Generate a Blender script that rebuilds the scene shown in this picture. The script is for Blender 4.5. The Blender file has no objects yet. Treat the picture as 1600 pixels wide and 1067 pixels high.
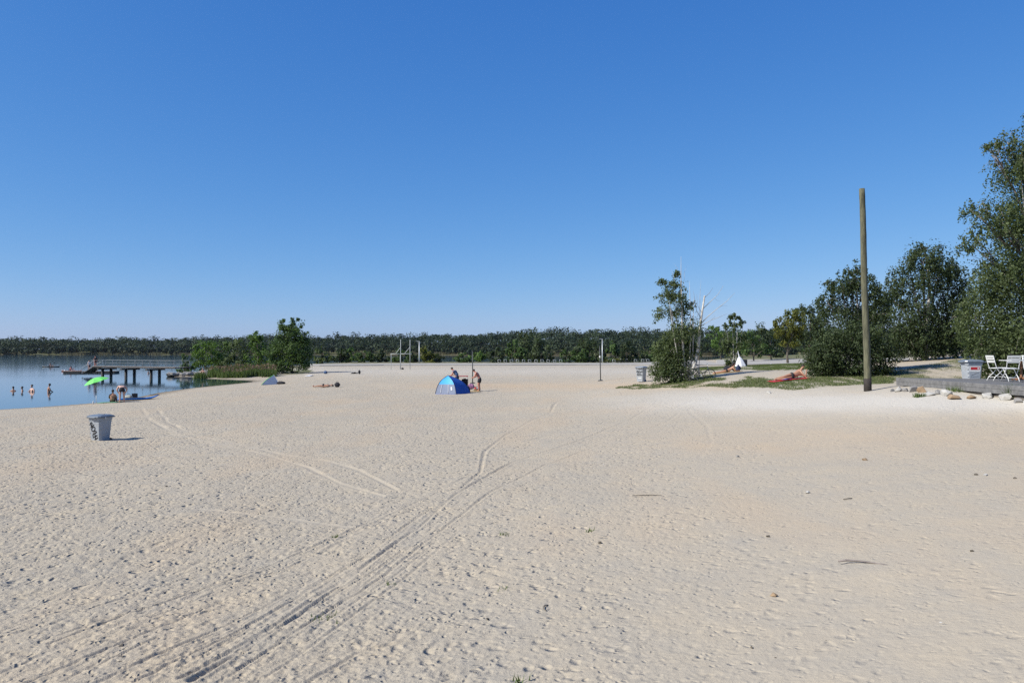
import bpy, bmesh, math, random
import numpy as np
from mathutils import Vector, Matrix, noise as mnoise

# ------------------------------------------------------------------ camera, sky, sun, exposure
S = bpy.context.scene
COL = S.collection
W, H, F = 1600.0, 1067.0, 1244.0          # photograph size and focal length in its pixels
CAM_Z, HORIZON = 3.5, 548.0
PITCH = math.atan((HORIZON - H / 2) / F)
cam_d = bpy.data.cameras.new('camera')
cam_d.sensor_width = 36.0
cam_d.lens = 36.0 * F / W
cam_d.clip_start = 0.1
cam_d.clip_end = 9000
cam = bpy.data.objects.new('camera', cam_d)
COL.objects.link(cam)
cam.location = (0, 0, CAM_Z)
cam.rotation_euler = (math.pi / 2 + PITCH, 0, 0)
S.camera = cam

SUN_EL = math.radians(40)
SUN_AZ = math.radians(23)                  # light travels to the right and this much away from the camera
light_dir = Vector((math.cos(SUN_AZ) * math.cos(SUN_EL), math.sin(SUN_AZ) * math.cos(SUN_EL), -math.sin(SUN_EL)))
world = bpy.data.worlds.new('World')
S.world = world
world.use_nodes = True
wn = world.node_tree.nodes
wl = world.node_tree.links
bg = wn['Background']
sky = wn.new('ShaderNodeTexSky')
sky.sky_type = 'NISHITA'
sky.sun_disc = False
sky.sun_elevation = SUN_EL
sky.sun_rotation = math.atan2(-light_dir.x, -light_dir.y)
sky.altitude = 0
sky.air_density = 0.7
sky.dust_density = 0.5
sky.ozone_density = 4.0
# the camera's own rendering of that sky: one gain and gamma for each colour channel
sep = wn.new('ShaderNodeSeparateColor'); cmb = wn.new('ShaderNodeCombineColor')
wl.new(sky.outputs[0], sep.inputs[0])
for ch, (gam, gain) in enumerate(((1.27, 1.25), (.80, .915), (.44, .985))):
    s_ = wn.new('ShaderNodeMath'); s_.operation = 'MULTIPLY'; s_.inputs[1].default_value = .1
    p_ = wn.new('ShaderNodeMath'); p_.operation = 'POWER'; p_.inputs[1].default_value = gam
    g_ = wn.new('ShaderNodeMath'); g_.operation = 'MULTIPLY'; g_.inputs[1].default_value = gain * 10
    wl.new(sep.outputs[ch], s_.inputs[0]); wl.new(s_.outputs[0], p_.inputs[0]); wl.new(p_.outputs[0], g_.inputs[0]); wl.new(g_.outputs[0], cmb.inputs[ch])
wl.new(cmb.outputs[0], bg.inputs[0])
bg.inputs[1].default_value = 0.076
sun_d = bpy.data.lights.new('sun', 'SUN')
sun_d.energy = 5.0
sun_d.angle = math.radians(0.53)
sun_d.color = (1.0, 0.97, 0.91)
sun = bpy.data.objects.new('sun', sun_d)
COL.objects.link(sun)
sun.rotation_euler = light_dir.to_track_quat('-Z', 'Y').to_euler()
sun.location = (-60, -25, 80)
S.view_settings.view_transform = 'Standard'
S.view_settings.look = 'None'
S.view_settings.gamma = 1
S.view_settings.exposure = 0.4
S.view_settings.use_curve_mapping = False
S.cycles.use_denoising = False
S.cycles.max_bounces = 6
S.cycles.transparent_max_bounces = 6

rng = np.random.default_rng(7)
random.seed(7)

# ------------------------------------------------------------------ picture <-> place
FWD = np.array((0, math.cos(PITCH), math.sin(PITCH)))
UP = np.array((0, -math.sin(PITCH), math.cos(PITCH)))
RT = np.array((1.0, 0, 0))
CAMP = np.array((0, 0, CAM_Z))

def ray(px, py):
    return RT * ((px - W / 2) / F) + UP * (-(py - H / 2) / F) + FWD

def at(px, py, D):
    """point seen at a pixel, at distance D in front of the camera"""
    r = ray(px, py)
    return CAMP + r * (D / r[1])

def at_z(px, py, z):
    r = ray(px, py)
    return CAMP + r * ((z - CAM_Z) / r[2])

def project(x, y, z):
    d = np.stack([x, y, z - CAM_Z], -1)
    w = d @ FWD
    return W / 2 + F * (d @ RT) / w, H / 2 - F * (d @ UP) / w

# ------------------------------------------------------------------ terrain height
CP = [  # (pixel x, pixel y, ground height there)
 (0,1067,.32),(400,1067,.34),(800,1067,.45),(1200,1067,.6),(1600,1067,.8),
 (0,850,.28),(400,850,.32),(800,850,.45),(1200,850,.66),(1600,850,.95),
 (0,720,.24),(160,687,.22),(400,720,.3),(800,720,.5),(1200,720,.85),(1600,720,1.2),
 (0,650,.16),(250,650,.22),(500,650,.33),(800,650,.52),(1100,650,.95),(1400,650,1.45),(1600,650,1.55),
 (180,631,.16),(300,617,.2),(520,606,.4),(700,616,.46),(748,611,.48),(900,602,.85),(1002,597,1.35),(1060,597,1.5),
 (1137,582,2.02),(1240,594,2.0),(1300,600,1.95),(1356,611,1.85),(1420,604,2.1),(1500,610,2.1),(1600,618,2.1),(1440,617,1.93),(1520,622,1.9),(1600,629,1.88),(1200,612,1.6),(1100,612,1.4),
 (430,600,.3),(500,586,.5),(560,583,.6),(650,576.5,.75),(738,599,.75),(850,585,.95),(938,595,1.08),(1000,582,1.2),
 (500,571,.55),(650,570,.6),(800,570,.65),(1000,570,.8),(1090,571,1.0),(1200,567,1.35),(1300,563,1.6),
 (1158,573,1.95),(1260,575,2.0),(330,588,.28),(400,590,.26),
 (1400,591,2.12),(1450,577,2.5),(1517,563,2.92),(1600,590,2.25),(1480,592,2.12)]
_p = []
for (px, py, z) in CP:
    q = at_z(px, py, z)
    _p.append((q[0] / (q[1] + 4), math.log(q[1]), z))
for (px, D, z) in [(1600,60,3.2),(1800,34,2.3),(1800,15,1.3),(-200,20,.25),(-200,9,.3),(1500,62,3.2),(1420,70,2.9),(1330,80,2.4),
                   (1900,60,3.4),(1400,150,2.6),(1600,150,3.2),(300,160,.4),(500,210,.5),(800,215,.55),(1050,215,.8),(1130,200,1.5),(1200,220,2.45),(1300,220,2.85),(1500,220,3.2),
                   (800,3,.5),(1700,3,.8),(-100,3,.3),(150,60,.1)]:
    _p.append(((px - 800) / F * D / (D + 4), math.log(D), z))
_p = np.array(_p)
def _tk(a, b):
    r2 = ((a[:, None, :] - b[None]) ** 2).sum(-1)
    return .5 * r2 * np.log(r2 + 1e-12)
_xy = _p[:, :2] * np.array((2.2, 1.0))
_n = len(_p)
_A = np.zeros((_n + 3, _n + 3))
_A[:_n, :_n] = _tk(_xy, _xy) + np.eye(_n) * .004
_A[:_n, _n] = 1; _A[:_n, _n + 1:] = _xy; _A[_n:, :_n] = _A[:_n, _n:].T
_sol = np.linalg.solve(_A, np.concatenate([_p[:, 2], np.zeros(3)]))

def tps(u, v):
    q = np.stack([u * 2.2, v], -1).reshape(-1, 2)
    out = np.empty(len(q))
    for i in range(0, len(q), 40000):
        b = q[i:i + 40000]
        out[i:i + 40000] = _tk(b, _xy) @ _sol[:_n] + _sol[_n] + b @ _sol[_n + 1:]
    return out.reshape(np.shape(u))

SHORE = [at_z(px, py, 0)[:2] for (px, py) in [(-500,668),(-200,650),(0,639.5),(60,636),(100,633),(165,628),(215,620.5),(250,613),(300,606),(350,601),
          (385,597.6),(399,595.6),(372,594.2),(330,592.3),(290,590.6),(272,589),(262,587)]]
SHORE += [np.array(((px - 800) / F * D, D)) for (px, D) in [(266,117),(290,124),(330,135),(400,158),(455,185),(480,212),(520,226),(700,226),(850,223),
          (1000,222),(1060,220),(1090,232),(1110,300),(1125,370),(1200,500),(1290,640)]]
SHORE += [np.array(p) for p in [(900,700),(900,-200),(-160,-200),(-90,10)]]
SHORE = np.array(SHORE)

def shore_dist(x, y):
    """signed distance to the water's edge, positive on land"""
    sh = np.shape(x)
    x = np.ravel(x); y = np.ravel(y)
    best = np.full(len(x), 1e18); inside = np.zeros(len(x), bool)
    n = len(SHORE)
    for i in range(n):
        a = SHORE[i]; b = SHORE[(i + 1) % n]
        ex, ey = b - a
        t = np.clip(((x - a[0]) * ex + (y - a[1]) * ey) / (ex * ex + ey * ey), 0, 1)
        d2 = (x - a[0] - t * ex) ** 2 + (y - a[1] - t * ey) ** 2
        best = np.minimum(best, d2)
        c = (a[1] > y) != (b[1] > y)
        with np.errstate(divide='ignore', invalid='ignore'):
            xi = a[0] + (y - a[1]) / (ey if ey else 1e-9) * ex
        inside ^= c & (x < xi)
    return (np.sqrt(best) * np.where(inside, 1, -1)).reshape(sh)

FAR_PX = [-1500, -400, 0, 300, 600, 900, 1100, 1300, 1700, 3000]
FAR_D = [560, 650, 670, 690, 650, 575, 530, 540, 560, 560]
def far_dist(x, y):
    return y - np.interp(800 + F * x / np.maximum(y, 1), FAR_PX, FAR_D)

def height(x, y):
    x = np.asarray(x, float); y = np.asarray(y, float)
    D = np.clip(y, 2.5, 230)
    u = np.clip(x / (np.maximum(y, 2.5) + 4), -.72, .8)
    z = np.clip(tps(u, np.log(D)), .04, 3.6)
    z = z + np.clip(y - 230, 0, 300) * .008
    sd = shore_dist(x, y)
    edge = np.where(sd > 0, .035 * sd + .02 * np.clip(sd - 4, 0, None), np.maximum(.16 * sd, -2.5))
    k = .12
    h = np.clip(.5 + .5 * (z - edge) / k, 0, 1)
    zm = z * (1 - h) + edge * h - k * h * (1 - h)
    zm = np.where(sd < 0, np.minimum(edge, zm), zm)
    fd = far_dist(x, y)
    top = np.interp(800 + F * x / np.maximum(y, 1), [-400, 100, 500, 900, 1300], [5.5, 4.5, 7, 10.5, 10])
    zf = np.where(fd > 0, top * np.clip(fd / 110, 0, 1) ** .8, np.maximum(.1 * fd, -2.5))
    return np.maximum(zm, zf)

def hz(x, y):
    return float(height(np.array([x]), np.array([y]))[0])

_T = np.exp(np.linspace(math.log(4), math.log(900), 900))
def ground(px, py):
    """point of the ground seen at a pixel"""
    r = ray(px, py); r = r / r[1]
    P = CAMP[None] + r[None] * _T[:, None]
    below = P[:, 2] < height(P[:, 0], P[:, 1])
    i = int(np.argmax(below)) if below.any() else len(_T) - 1
    a, b = _T[max(i - 1, 0)], _T[i]
    for _ in range(12):
        m = .5 * (a + b); p = CAMP + r * m
        if p[2] < hz(p[0], p[1]): b = m
        else: a = m
    p = CAMP + r * b
    return np.array((p[0], p[1], hz(p[0], p[1])))

def gpx(px, D):
    """ground point in the direction of a pixel column at distance D"""
    x = (px - 800) / F * D
    return np.array((x, D, hz(x, D)))

# ------------------------------------------------------------------ numpy noise
def _hash(i, j, s):
    with np.errstate(over='ignore'):
        n = (i.astype(np.int64) * 374761393 + j.astype(np.int64) * 668265263 + s * 1442695041) & 0x7fffffff
        n = ((n ^ (n >> 13)) * 1274126177) & 0x7fffffff
        n = (n ^ (n >> 16)) & 0xffffff
    return n / float(0xffffff)

def vnoise(x, y, s=0):
    i = np.floor(x); j = np.floor(y)
    fx = x - i; fy = y - j
    fx = fx * fx * (3 - 2 * fx); fy = fy * fy * (3 - 2 * fy)
    a = _hash(i, j, s); b = _hash(i + 1, j, s); c = _hash(i, j + 1, s); d = _hash(i + 1, j + 1, s)
    return (a + (b - a) * fx) * (1 - fy) + (c + (d - c) * fx) * fy

def fbm(x, y, s=0, o=4):
    v = 0; a = .5
    for k in range(o):
        v = v + a * vnoise(x, y, s + k); x = x * 2.03 + 11.3; y = y * 2.03 + 5.7; a *= .5
    return v

def pits(x, y, cell, s, dens=.8, elong=1.8):
    """trodden hollows with a soft rim"""
    x = x / cell; y = y / cell
    ci = np.floor(x); cj = np.floor(y)
    out = np.zeros_like(x)
    for di in (-1, 0, 1):
        for dj in (-1, 0, 1):
            i = ci + di; j = cj + dj
            on = _hash(i, j, s) < dens
            dx = x - i - _hash(i, j, s + 1); dy = y - j - _hash(i, j, s + 2)
            a = _hash(i, j, s + 3) * math.pi
            r = .2 + .22 * _hash(i, j, s + 4)
            p = dx * np.cos(a) + dy * np.sin(a); q = -dx * np.sin(a) + dy * np.cos(a)
            d = np.sqrt((p / elong) ** 2 + q * q) / r
            amp = (.45 + .55 * _hash(i, j, s + 5)) * on
            out += amp * (-np.exp(-(d ** 3)) + .45 * np.exp(-((d - 1.35) / .38) ** 2))
    return out

# ------------------------------------------------------------------ object helpers
def tag(o, label=None, cat=None, group=None, kind=None):
    if label: o['label'] = label
    if cat: o['category'] = cat
    if group: o['group'] = group
    if kind: o['kind'] = kind
    return o

def link(o, parent=None):
    COL.objects.link(o)
    if parent is not None: o.parent = parent
    return o

def empty(name, loc=(0, 0, 0), rz=0.0, label=None, cat=None, group=None):
    o = bpy.data.objects.new(name, None)
    o.empty_display_size = .2
    o.location = [float(c) for c in loc]
    o.rotation_euler = (0, 0, rz)
    link(o)
    return tag(o, label, cat, group)

def np_mesh(name, V, Fc, mat, parent=None, attrs=None, smooth=False):
    """one mesh object from numpy arrays; Fc is (n,3) or (n,4)"""
    V = np.asarray(V, np.float32); Fc = np.asarray(Fc, np.int32)
    me = bpy.data.meshes.new(name)
    k = Fc.shape[1]; n = len(Fc)
    me.vertices.add(len(V)); me.vertices.foreach_set('co', V.ravel())
    me.loops.add(n * k); me.loops.foreach_set('vertex_index', Fc.ravel())
    me.polygons.add(n)
    me.polygons.foreach_set('loop_start', np.arange(0, n * k, k, dtype=np.int32))
    me.polygons.foreach_set('loop_total', np.full(n, k, dtype=np.int32))
    me.update(calc_edges=True)
    for key, arr in (attrs or {}).items():
        at_ = me.attributes.new(key, 'FLOAT', 'POINT')
        at_.data.foreach_set('value', np.asarray(arr, np.float32).ravel())
    me.polygons.foreach_set('use_smooth', np.full(n, bool(smooth)))
    me.validate()
    if mat: me.materials.append(mat)
    return link(bpy.data.objects.new(name, me), parent)

class MB:
    """collects shapes into one mesh object"""
    def __init__(s): s.bm = bmesh.new()
    def box(s, c, size, rz=0.0, M=None, taper=1.0, bevel=0.0):
        T = Matrix.Translation(Vector([float(v) for v in c])) @ Matrix.Rotation(rz, 4, 'Z')
        if M is not None: T = T @ M
        g = bmesh.ops.create_cube(s.bm, size=1.0)['verts']
        for v in g:
            f = taper if v.co.z < 0 else 1.0
            v.co = Vector((v.co.x * size[0] * f, v.co.y * size[1] * f, v.co.z * size[2]))
        if bevel:
            ed = list({e for v in g for e in v.link_edges})
            r = bmesh.ops.bevel(s.bm, geom=ed, offset=bevel, segments=2, affect='EDGES', profile=.5)
            g = list({v for f in r['faces'] for v in f.verts} | {v for v in g if v.is_valid})
        bmesh.ops.transform(s.bm, matrix=T, verts=g)
        return s
    def tube(s, pts, rad, sides=7, caps=True):
        pts = [Vector([float(c) for c in p]) for p in pts]
        if not hasattr(rad, '__len__'): rad = [rad] * len(pts)
        rings = []
        prev = None
        for i, p in enumerate(pts):
            t = (pts[min(i + 1, len(pts) - 1)] - pts[max(i - 1, 0)])
            if t.length < 1e-9: t = Vector((0, 0, 1))
            t.normalize()
            if prev is None:
                a = t.orthogonal().normalized()
            else:
                a = prev - t * prev.dot(t)
                a = a.normalized() if a.length > 1e-6 else t.orthogonal().normalized()
            prev = a
            b = t.cross(a)
            rings.append([s.bm.verts.new(p + (a * math.cos(2 * math.pi * k / sides) + b * math.sin(2 * math.pi * k / sides)) * rad[i]) for k in range(sides)])
        for r0, r1 in zip(rings, rings[1:]):
            for k in range(sides):
                s.bm.faces.new((r0[k], r0[(k + 1) % sides], r1[(k + 1) % sides], r1[k]))
        if caps:
            s.bm.faces.new(rings[0][::-1]); s.bm.faces.new(rings[-1])
        return s
    def ring(s, c, R, r, axis='Y', seg=20, sides=6):
        c = Vector(c); n = 0
        rings = []
        for i in range(seg):
            a = 2 * math.pi * i / seg
            row = []
            for k in range(sides):
                b = 2 * math.pi * k / sides
                q = (R + r * math.cos(b))
                p = Vector((q * math.cos(a), r * math.sin(b), q * math.sin(a)))
                if axis == 'X': p = Vector((p.y, p.x, p.z))
                if axis == 'Z': p = Vector((p.x, p.z, p.y))
                row.append(s.bm.verts.new(c + p))
            rings.append(row)
        for i in range(seg):
            for k in range(sides):
                s.bm.faces.new((rings[i][k], rings[i][(k + 1) % sides], rings[(i + 1) % seg][(k + 1) % sides], rings[(i + 1) % seg][k]))
        return s
    def lathe(s, prof, seg=16, c=(0, 0, 0)):
        rows = [[s.bm.verts.new((c[0] + r * math.cos(2 * math.pi * k / seg), c[1] + r * math.sin(2 * math.pi * k / seg), c[2] + z)) for k in range(seg)] for r, z in prof]
        for a, b in zip(rows, rows[1:]):
            for k in range(seg):
                s.bm.faces.new((a[k], a[(k + 1) % seg], b[(k + 1) % seg], b[k]))
        s.bm.faces.new(rows[0][::-1]); s.bm.faces.new(rows[-1])
        return s
    def ball(s, c, r, sub=2, jit=0.0, seed=0):
        g = bmesh.ops.create_icosphere(s.bm, subdivisions=sub, radius=1.0)['verts']
        for v in g:
            k = 1.0
            if jit: k += jit * (mnoise.noise(v.co * 1.6 + Vector((seed * 7.1, seed * 3.3, seed)))) * 2
            v.co = Vector((v.co.x * r[0] * k + c[0], v.co.y * r[1] * k + c[1], v.co.z * r[2] * k + c[2]))
        return s
    def poly(s, pts, flip=False):
        vs = [s.bm.verts.new(Vector([float(c) for c in p])) for p in pts]
        s.bm.faces.new(vs[::-1] if flip else vs)
        return s
    def grid(s, P):
        rows = [[s.bm.verts.new(Vector([float(c) for c in p])) for p in r] for r in P]
        for a, b in zip(rows, rows[1:]):
            for k in range(len(a) - 1):
                s.bm.faces.new((a[k], a[k + 1], b[k + 1], b[k]))
        return s
    def build(s, name, mat, parent=None, smooth=False, M=None):
        if M is not None: bmesh.ops.transform(s.bm, matrix=M, verts=s.bm.verts)
        bmesh.ops.recalc_face_normals(s.bm, faces=s.bm.faces)
        me = bpy.data.meshes.new(name)
        s.bm.to_mesh(me); s.bm.free()
        if smooth: me.polygons.foreach_set('use_smooth', np.ones(len(me.polygons), bool))
        me.materials.append(mat)
        return link(bpy.data.objects.new(name, me), parent)

def copy_tree(o, parent=None):
    c = o.copy(); COL.objects.link(c)
    if parent is not None: c.parent = parent
    for ch in o.children: copy_tree(ch, c)
    return c

# ------------------------------------------------------------------ materials
def srgb(r, g, b):
    f = lambda c: (c / 255 / 12.92) if c / 255 <= .04045 else ((c / 255 + .055) / 1.055) ** 2.4
    return (f(r), f(g), f(b), 1)

def new_mat(name):
    m = bpy.data.materials.new(name); m.use_nodes = True
    nt = m.node_tree
    return m, nt, nt.nodes['Principled BSDF'], nt.nodes['Material Output']

def N(nt, kind, **kw):
    n = nt.nodes.new(kind)
    for k, v in kw.items():
        if k.startswith('i_'): n.inputs[k[2:].replace('_', ' ')].default_value = v
        else: setattr(n, k, v)
    return n

def mixc(nt, fac, a, b, blend='MIX'):
    n = nt.nodes.new('ShaderNodeMix'); n.data_type = 'RGBA'; n.blend_type = blend
    for sock, val in ((n.inputs[0], fac), (n.inputs[6], a), (n.inputs[7], b)):
        if hasattr(val, 'is_linked') or hasattr(val, 'links'): nt.links.new(val, sock)
        else: sock.default_value = val if not isinstance(val, tuple) or len(val) == 4 else (*val, 1)
    return n.outputs[2]

def ramp(nt, src, lo, hi, a=0.0, b=1.0):
    n = nt.nodes.new('ShaderNodeMapRange'); n.clamp = True
    nt.links.new(src, n.inputs[0])
    n.inputs[1].default_value = lo; n.inputs[2].default_value = hi; n.inputs[3].default_value = a; n.inputs[4].default_value = b
    return n.outputs[0]

def mat(name, col, rough=.6, var=.25, scale=6.0, metal=0.0, bump=0.0, spec=.4, dirt=None):
    """plain surface with mottled colour, uneven gloss and fine relief"""
    m, nt, P, out = new_mat(name)
    tc = N(nt, 'ShaderNodeTexCoord')
    nz = N(nt, 'ShaderNodeTexNoise', i_Scale=scale, i_Detail=5.0, i_Roughness=.6)
    nt.links.new(tc.outputs['Object'], nz.inputs['Vector'])
    c = np.array(col[:3])
    colr = mixc(nt, ramp(nt, nz.outputs[0], .3, .7), tuple(c * (1 - var)), tuple(np.minimum(c * (1 + var), .95)))
    if dirt is not None:
        n2 = N(nt, 'ShaderNodeTexNoise', i_Scale=scale * .6 + 1.7, i_Detail=8.0, i_Roughness=.7)
        nt.links.new(tc.outputs['Object'], n2.inputs['Vector'])
        colr = mixc(nt, ramp(nt, n2.outputs[0], .52, .7, 0, .7), colr, dirt)
    nt.links.new(colr, P.inputs['Base Color'])
    P.inputs['Metallic'].default_value = metal
    P.inputs['Specular IOR Level'].default_value = spec
    nt.links.new(ramp(nt, nz.outputs[0], .2, .8, max(rough - .1, .03), min(rough + .1, 1)), P.inputs['Roughness'])
    if bump:
        b = N(nt, 'ShaderNodeBump', i_Strength=.6, i_Distance=bump)
        nt.links.new(nz.outputs[0], b.inputs['Height']); nt.links.new(b.outputs[0], P.inputs['Normal'])
    return m

def leaf_mat(name, dark, light, trans=.35):
    m, nt, P, out = new_mat(name)
    a = N(nt, 'ShaderNodeAttribute', attribute_name='tint')
    col = mixc(nt, a.outputs['Fac'], dark, light)
    nt.links.new(col, P.inputs['Base Color'])
    P.inputs['Roughness'].default_value = .6
    P.inputs['Specular IOR Level'].default_value = .2
    tr = N(nt, 'ShaderNodeBsdfTranslucent')
    tcol = mixc(nt, .6, col, (light[0] * 1.3, light[1] * 1.5, light[2] * .6))
    nt.links.new(tcol, tr.inputs[0])
    mx = N(nt, 'ShaderNodeMixShader'); mx.inputs[0].default_value = trans
    nt.links.new(P.outputs[0], mx.inputs[1]); nt.links.new(tr.outputs[0], mx.inputs[2])
    nt.links.new(mx.outputs[0], out.inputs['Surface'])
    return m

M = {}
M['leaf_birch'] = leaf_mat('leaf_birch', (.036, .054, .020), (.130, .162, .068), .33)
M['leaf_dark'] = leaf_mat('leaf_dark', (.017, .029, .011), (.078, .104, .042), .28)
M['leaf_mid'] = leaf_mat('leaf_mid', (.024, .048, .013), (.100, .155, .042), .3)
M['leaf_bright'] = leaf_mat('leaf_bright', (.045, .085, .018), (.125, .200, .044))
M['leaf_yellow'] = leaf_mat('leaf_yellow', (.055, .075, .014), (.150, .150, .030))
M['leaf_far'] = leaf_mat('leaf_far', (.014, .026, .012), (.044, .064, .026), .12)
M['reed'] = leaf_mat('reed', (.045, .080, .020), (.130, .170, .055), .3)
M['reed_head'] = leaf_mat('reed_head', (.12, .075, .055), (.22, .15, .11), .25)
M['reed_far'] = leaf_mat('reed_far', (.070, .070, .032), (.150, .130, .070), .2)
M['grass'] = leaf_mat('grass', (.050, .080, .022), (.150, .175, .060), .3)
M['bark'] = mat('bark', (.10, .085, .065), .9, .35, 9, bump=.02)
M['birch_bark'] = mat('birch_bark', (.44, .42, .37), .75, .25, 7, bump=.006, dirt=(.06, .05, .045, 1))
M['birch_twig'] = mat('birch_twig', (.20, .17, .15), .8, .25, 7)
# ------------------------------------------------------------------ ground
def ground_material():
    m, nt, P, out = new_mat('beach_sand')
    A = lambda n: N(nt, 'ShaderNodeAttribute', attribute_name=n).outputs['Fac']
    tc = N(nt, 'ShaderNodeTexCoord').outputs['Object']
    def noise(scale, detail=5.0, rough=.6, src=tc):
        n = N(nt, 'ShaderNodeTexNoise', i_Scale=scale, i_Detail=detail, i_Roughness=rough)
        nt.links.new(src, n.inputs['Vector']); return n.outputs[0]
    broad = noise(.12, 4); mid = noise(1.3, 6, .65); fine = noise(38, 4, .7); grain = noise(260, 2, .8)
    c = mixc(nt, ramp(nt, broad, .35, .65), (.402, .347, .258), (.446, .378, .274))
    c = mixc(nt, ramp(nt, mid, .35, .7), c, (.376, .334, .262))
    c = mixc(nt, A('pale'), c, (.505, .468, .395))
    c = mixc(nt, A('warm'), c, (.46, .355, .235))
    c = mixc(nt, ramp(nt, fine, .56, .75, 0, .35), c, (.22, .19, .15))
    c = mixc(nt, ramp(nt, grain, .35, .65, 0, .5), c, mixc(nt, .55, c, (.20, .17, .135)))
    # crumbs of bark and shell scattered on the sand
    vo = N(nt, 'ShaderNodeTexVoronoi', feature='F1', i_Scale=3.2, i_Randomness=1.0)
    nt.links.new(tc, vo.inputs['Vector'])
    spot = ramp(nt, vo.outputs['Distance'], .03, .055, 1, 0)
    sep = N(nt, 'ShaderNodeSeparateColor'); nt.links.new(vo.outputs['Color'], sep.inputs[0])
    keep = ramp(nt, sep.outputs[0], .80, .82)
    mul = N(nt, 'ShaderNodeMath', operation='MULTIPLY'); nt.links.new(spot, mul.inputs[0]); nt.links.new(keep, mul.inputs[1])
    white = ramp(nt, sep.outputs[1], .70, .72)
    c = mixc(nt, mul.outputs[0], c, mixc(nt, white, (.07, .055, .04), (.60, .59, .55)))
    g = noise(2.6, 6, .7)
    gcol = mixc(nt, ramp(nt, g, .35, .65), (.070, .085, .030), (.170, .155, .080))
    c = mixc(nt, A('grass'), c, gcol)
    c = mixc(nt, A('wet'), c, (.155, .125, .085))
    nt.links.new(c, P.inputs['Base Color'])
    P.inputs['Roughness'].default_value = .95
    P.inputs['Specular IOR Level'].default_value = .15
    # trodden relief that is finer than the mesh
    dist = N(nt, 'ShaderNodeVectorMath', operation='ADD')
    dn = N(nt, 'ShaderNodeTexNoise', i_Scale=3.0, i_Detail=2.0); nt.links.new(tc, dn.inputs['Vector'])
    sc = N(nt, 'ShaderNodeVectorMath', operation='SCALE'); sc.inputs[3].default_value = .25
    nt.links.new(dn.outputs['Color'], sc.inputs[0]); nt.links.new(tc, dist.inputs[0]); nt.links.new(sc.outputs[0], dist.inputs[1])
    v1 = N(nt, 'ShaderNodeTexVoronoi', feature='F1', i_Scale=5.0)
    nt.links.new(dist.outputs[0], v1.inputs['Vector'])
    v2 = N(nt, 'ShaderNodeTexVoronoi', feature='F1', i_Scale=11.0); nt.links.new(dist.outputs[0], v2.inputs['Vector'])
    def dent(v, size, deep):
        s_ = N(nt, 'ShaderNodeSeparateColor'); nt.links.new(v.outputs['Color'], s_.inputs[0])
        mr = nt.nodes.new('ShaderNodeMapRange'); mr.interpolation_type = 'SMOOTHSTEP'
        nt.links.new(v.outputs['Distance'], mr.inputs[0]); mr.inputs[1].default_value = .05; mr.inputs[2].default_value = size; mr.inputs[3].default_value = -1; mr.inputs[4].default_value = 0
        k_ = N(nt, 'ShaderNodeMath', operation='MULTIPLY'); nt.links.new(mr.outputs[0], k_.inputs[0]); nt.links.new(ramp(nt, s_.outputs[2], .15, .9, 0, deep), k_.inputs[1])
        return k_.outputs[0]
    dd = N(nt, 'ShaderNodeMath', operation='ADD'); nt.links.new(dent(v1, .42, .046), dd.inputs[0]); nt.links.new(dent(v2, .45, .026), dd.inputs[1])
    hgt = N(nt, 'ShaderNodeMath', operation='MULTIPLY_ADD')
    nt.links.new(dd.outputs[0], hgt.inputs[0]); hgt.inputs[1].default_value = 1.0
    f2 = N(nt, 'ShaderNodeMath', operation='MULTIPLY'); nt.links.new(noise(16, 6, .7), f2.inputs[0]); f2.inputs[1].default_value = .020
    nt.links.new(f2.outputs[0], hgt.inputs[2])
    rel = N(nt, 'ShaderNodeMath', operation='MULTIPLY'); nt.links.new(hgt.outputs[0], rel.inputs[0]); nt.links.new(A('relief'), rel.inputs[1])
    gr = N(nt, 'ShaderNodeMath', operation='MULTIPLY_ADD'); nt.links.new(fine, gr.inputs[0]); gr.inputs[1].default_value = .006
    nt.links.new(rel.outputs[0], gr.inputs[2])
    b = N(nt, 'ShaderNodeBump', i_Strength=1.0, i_Distance=1.0)
    nt.links.new(gr.outputs[0], b.inputs['Height']); nt.links.new(b.outputs[0], P.inputs['Normal'])
    return m

def in_poly(px, py, poly):
    r = np.zeros(np.shape(px), bool)
    n = len(poly)
    for i in range(n):
        (x0, y0), (x1, y1) = poly[i], poly[(i + 1) % n]
        c = (y0 > py) != (y1 > py)
        xi = x0 + (py - y0) / ((y1 - y0) or 1e-9) * (x1 - x0)
        r ^= c & (px < xi)
    return r

PATH_FRONT = [(440,572.6),(600,571.2),(800,571.0),(1000,570.6),(1090,570.8),(1150,570.2),(1320,566.5),(1420,564)]
PATH_BACK = [(440,569.5),(600,568.0),(800,567.6),(1000,567.0),(1090,562.6),(1150,562.0),(1320,560.5),(1420,560)]
TURF = [(960,606),(1000,600),(1030,601),(1080,588),(1092,572),(1320,567),(1330,585),(1400,588),(1395,601),(1340,608.5),(1280,612),(1200,606),(1110,604.5),(1000,607.5)]
TRAIL_TURF = [(1385,592),(1395,580),(1440,572),(1490,562),(1530,560),(1535,590),(1480,596),(1400,596)]

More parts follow.
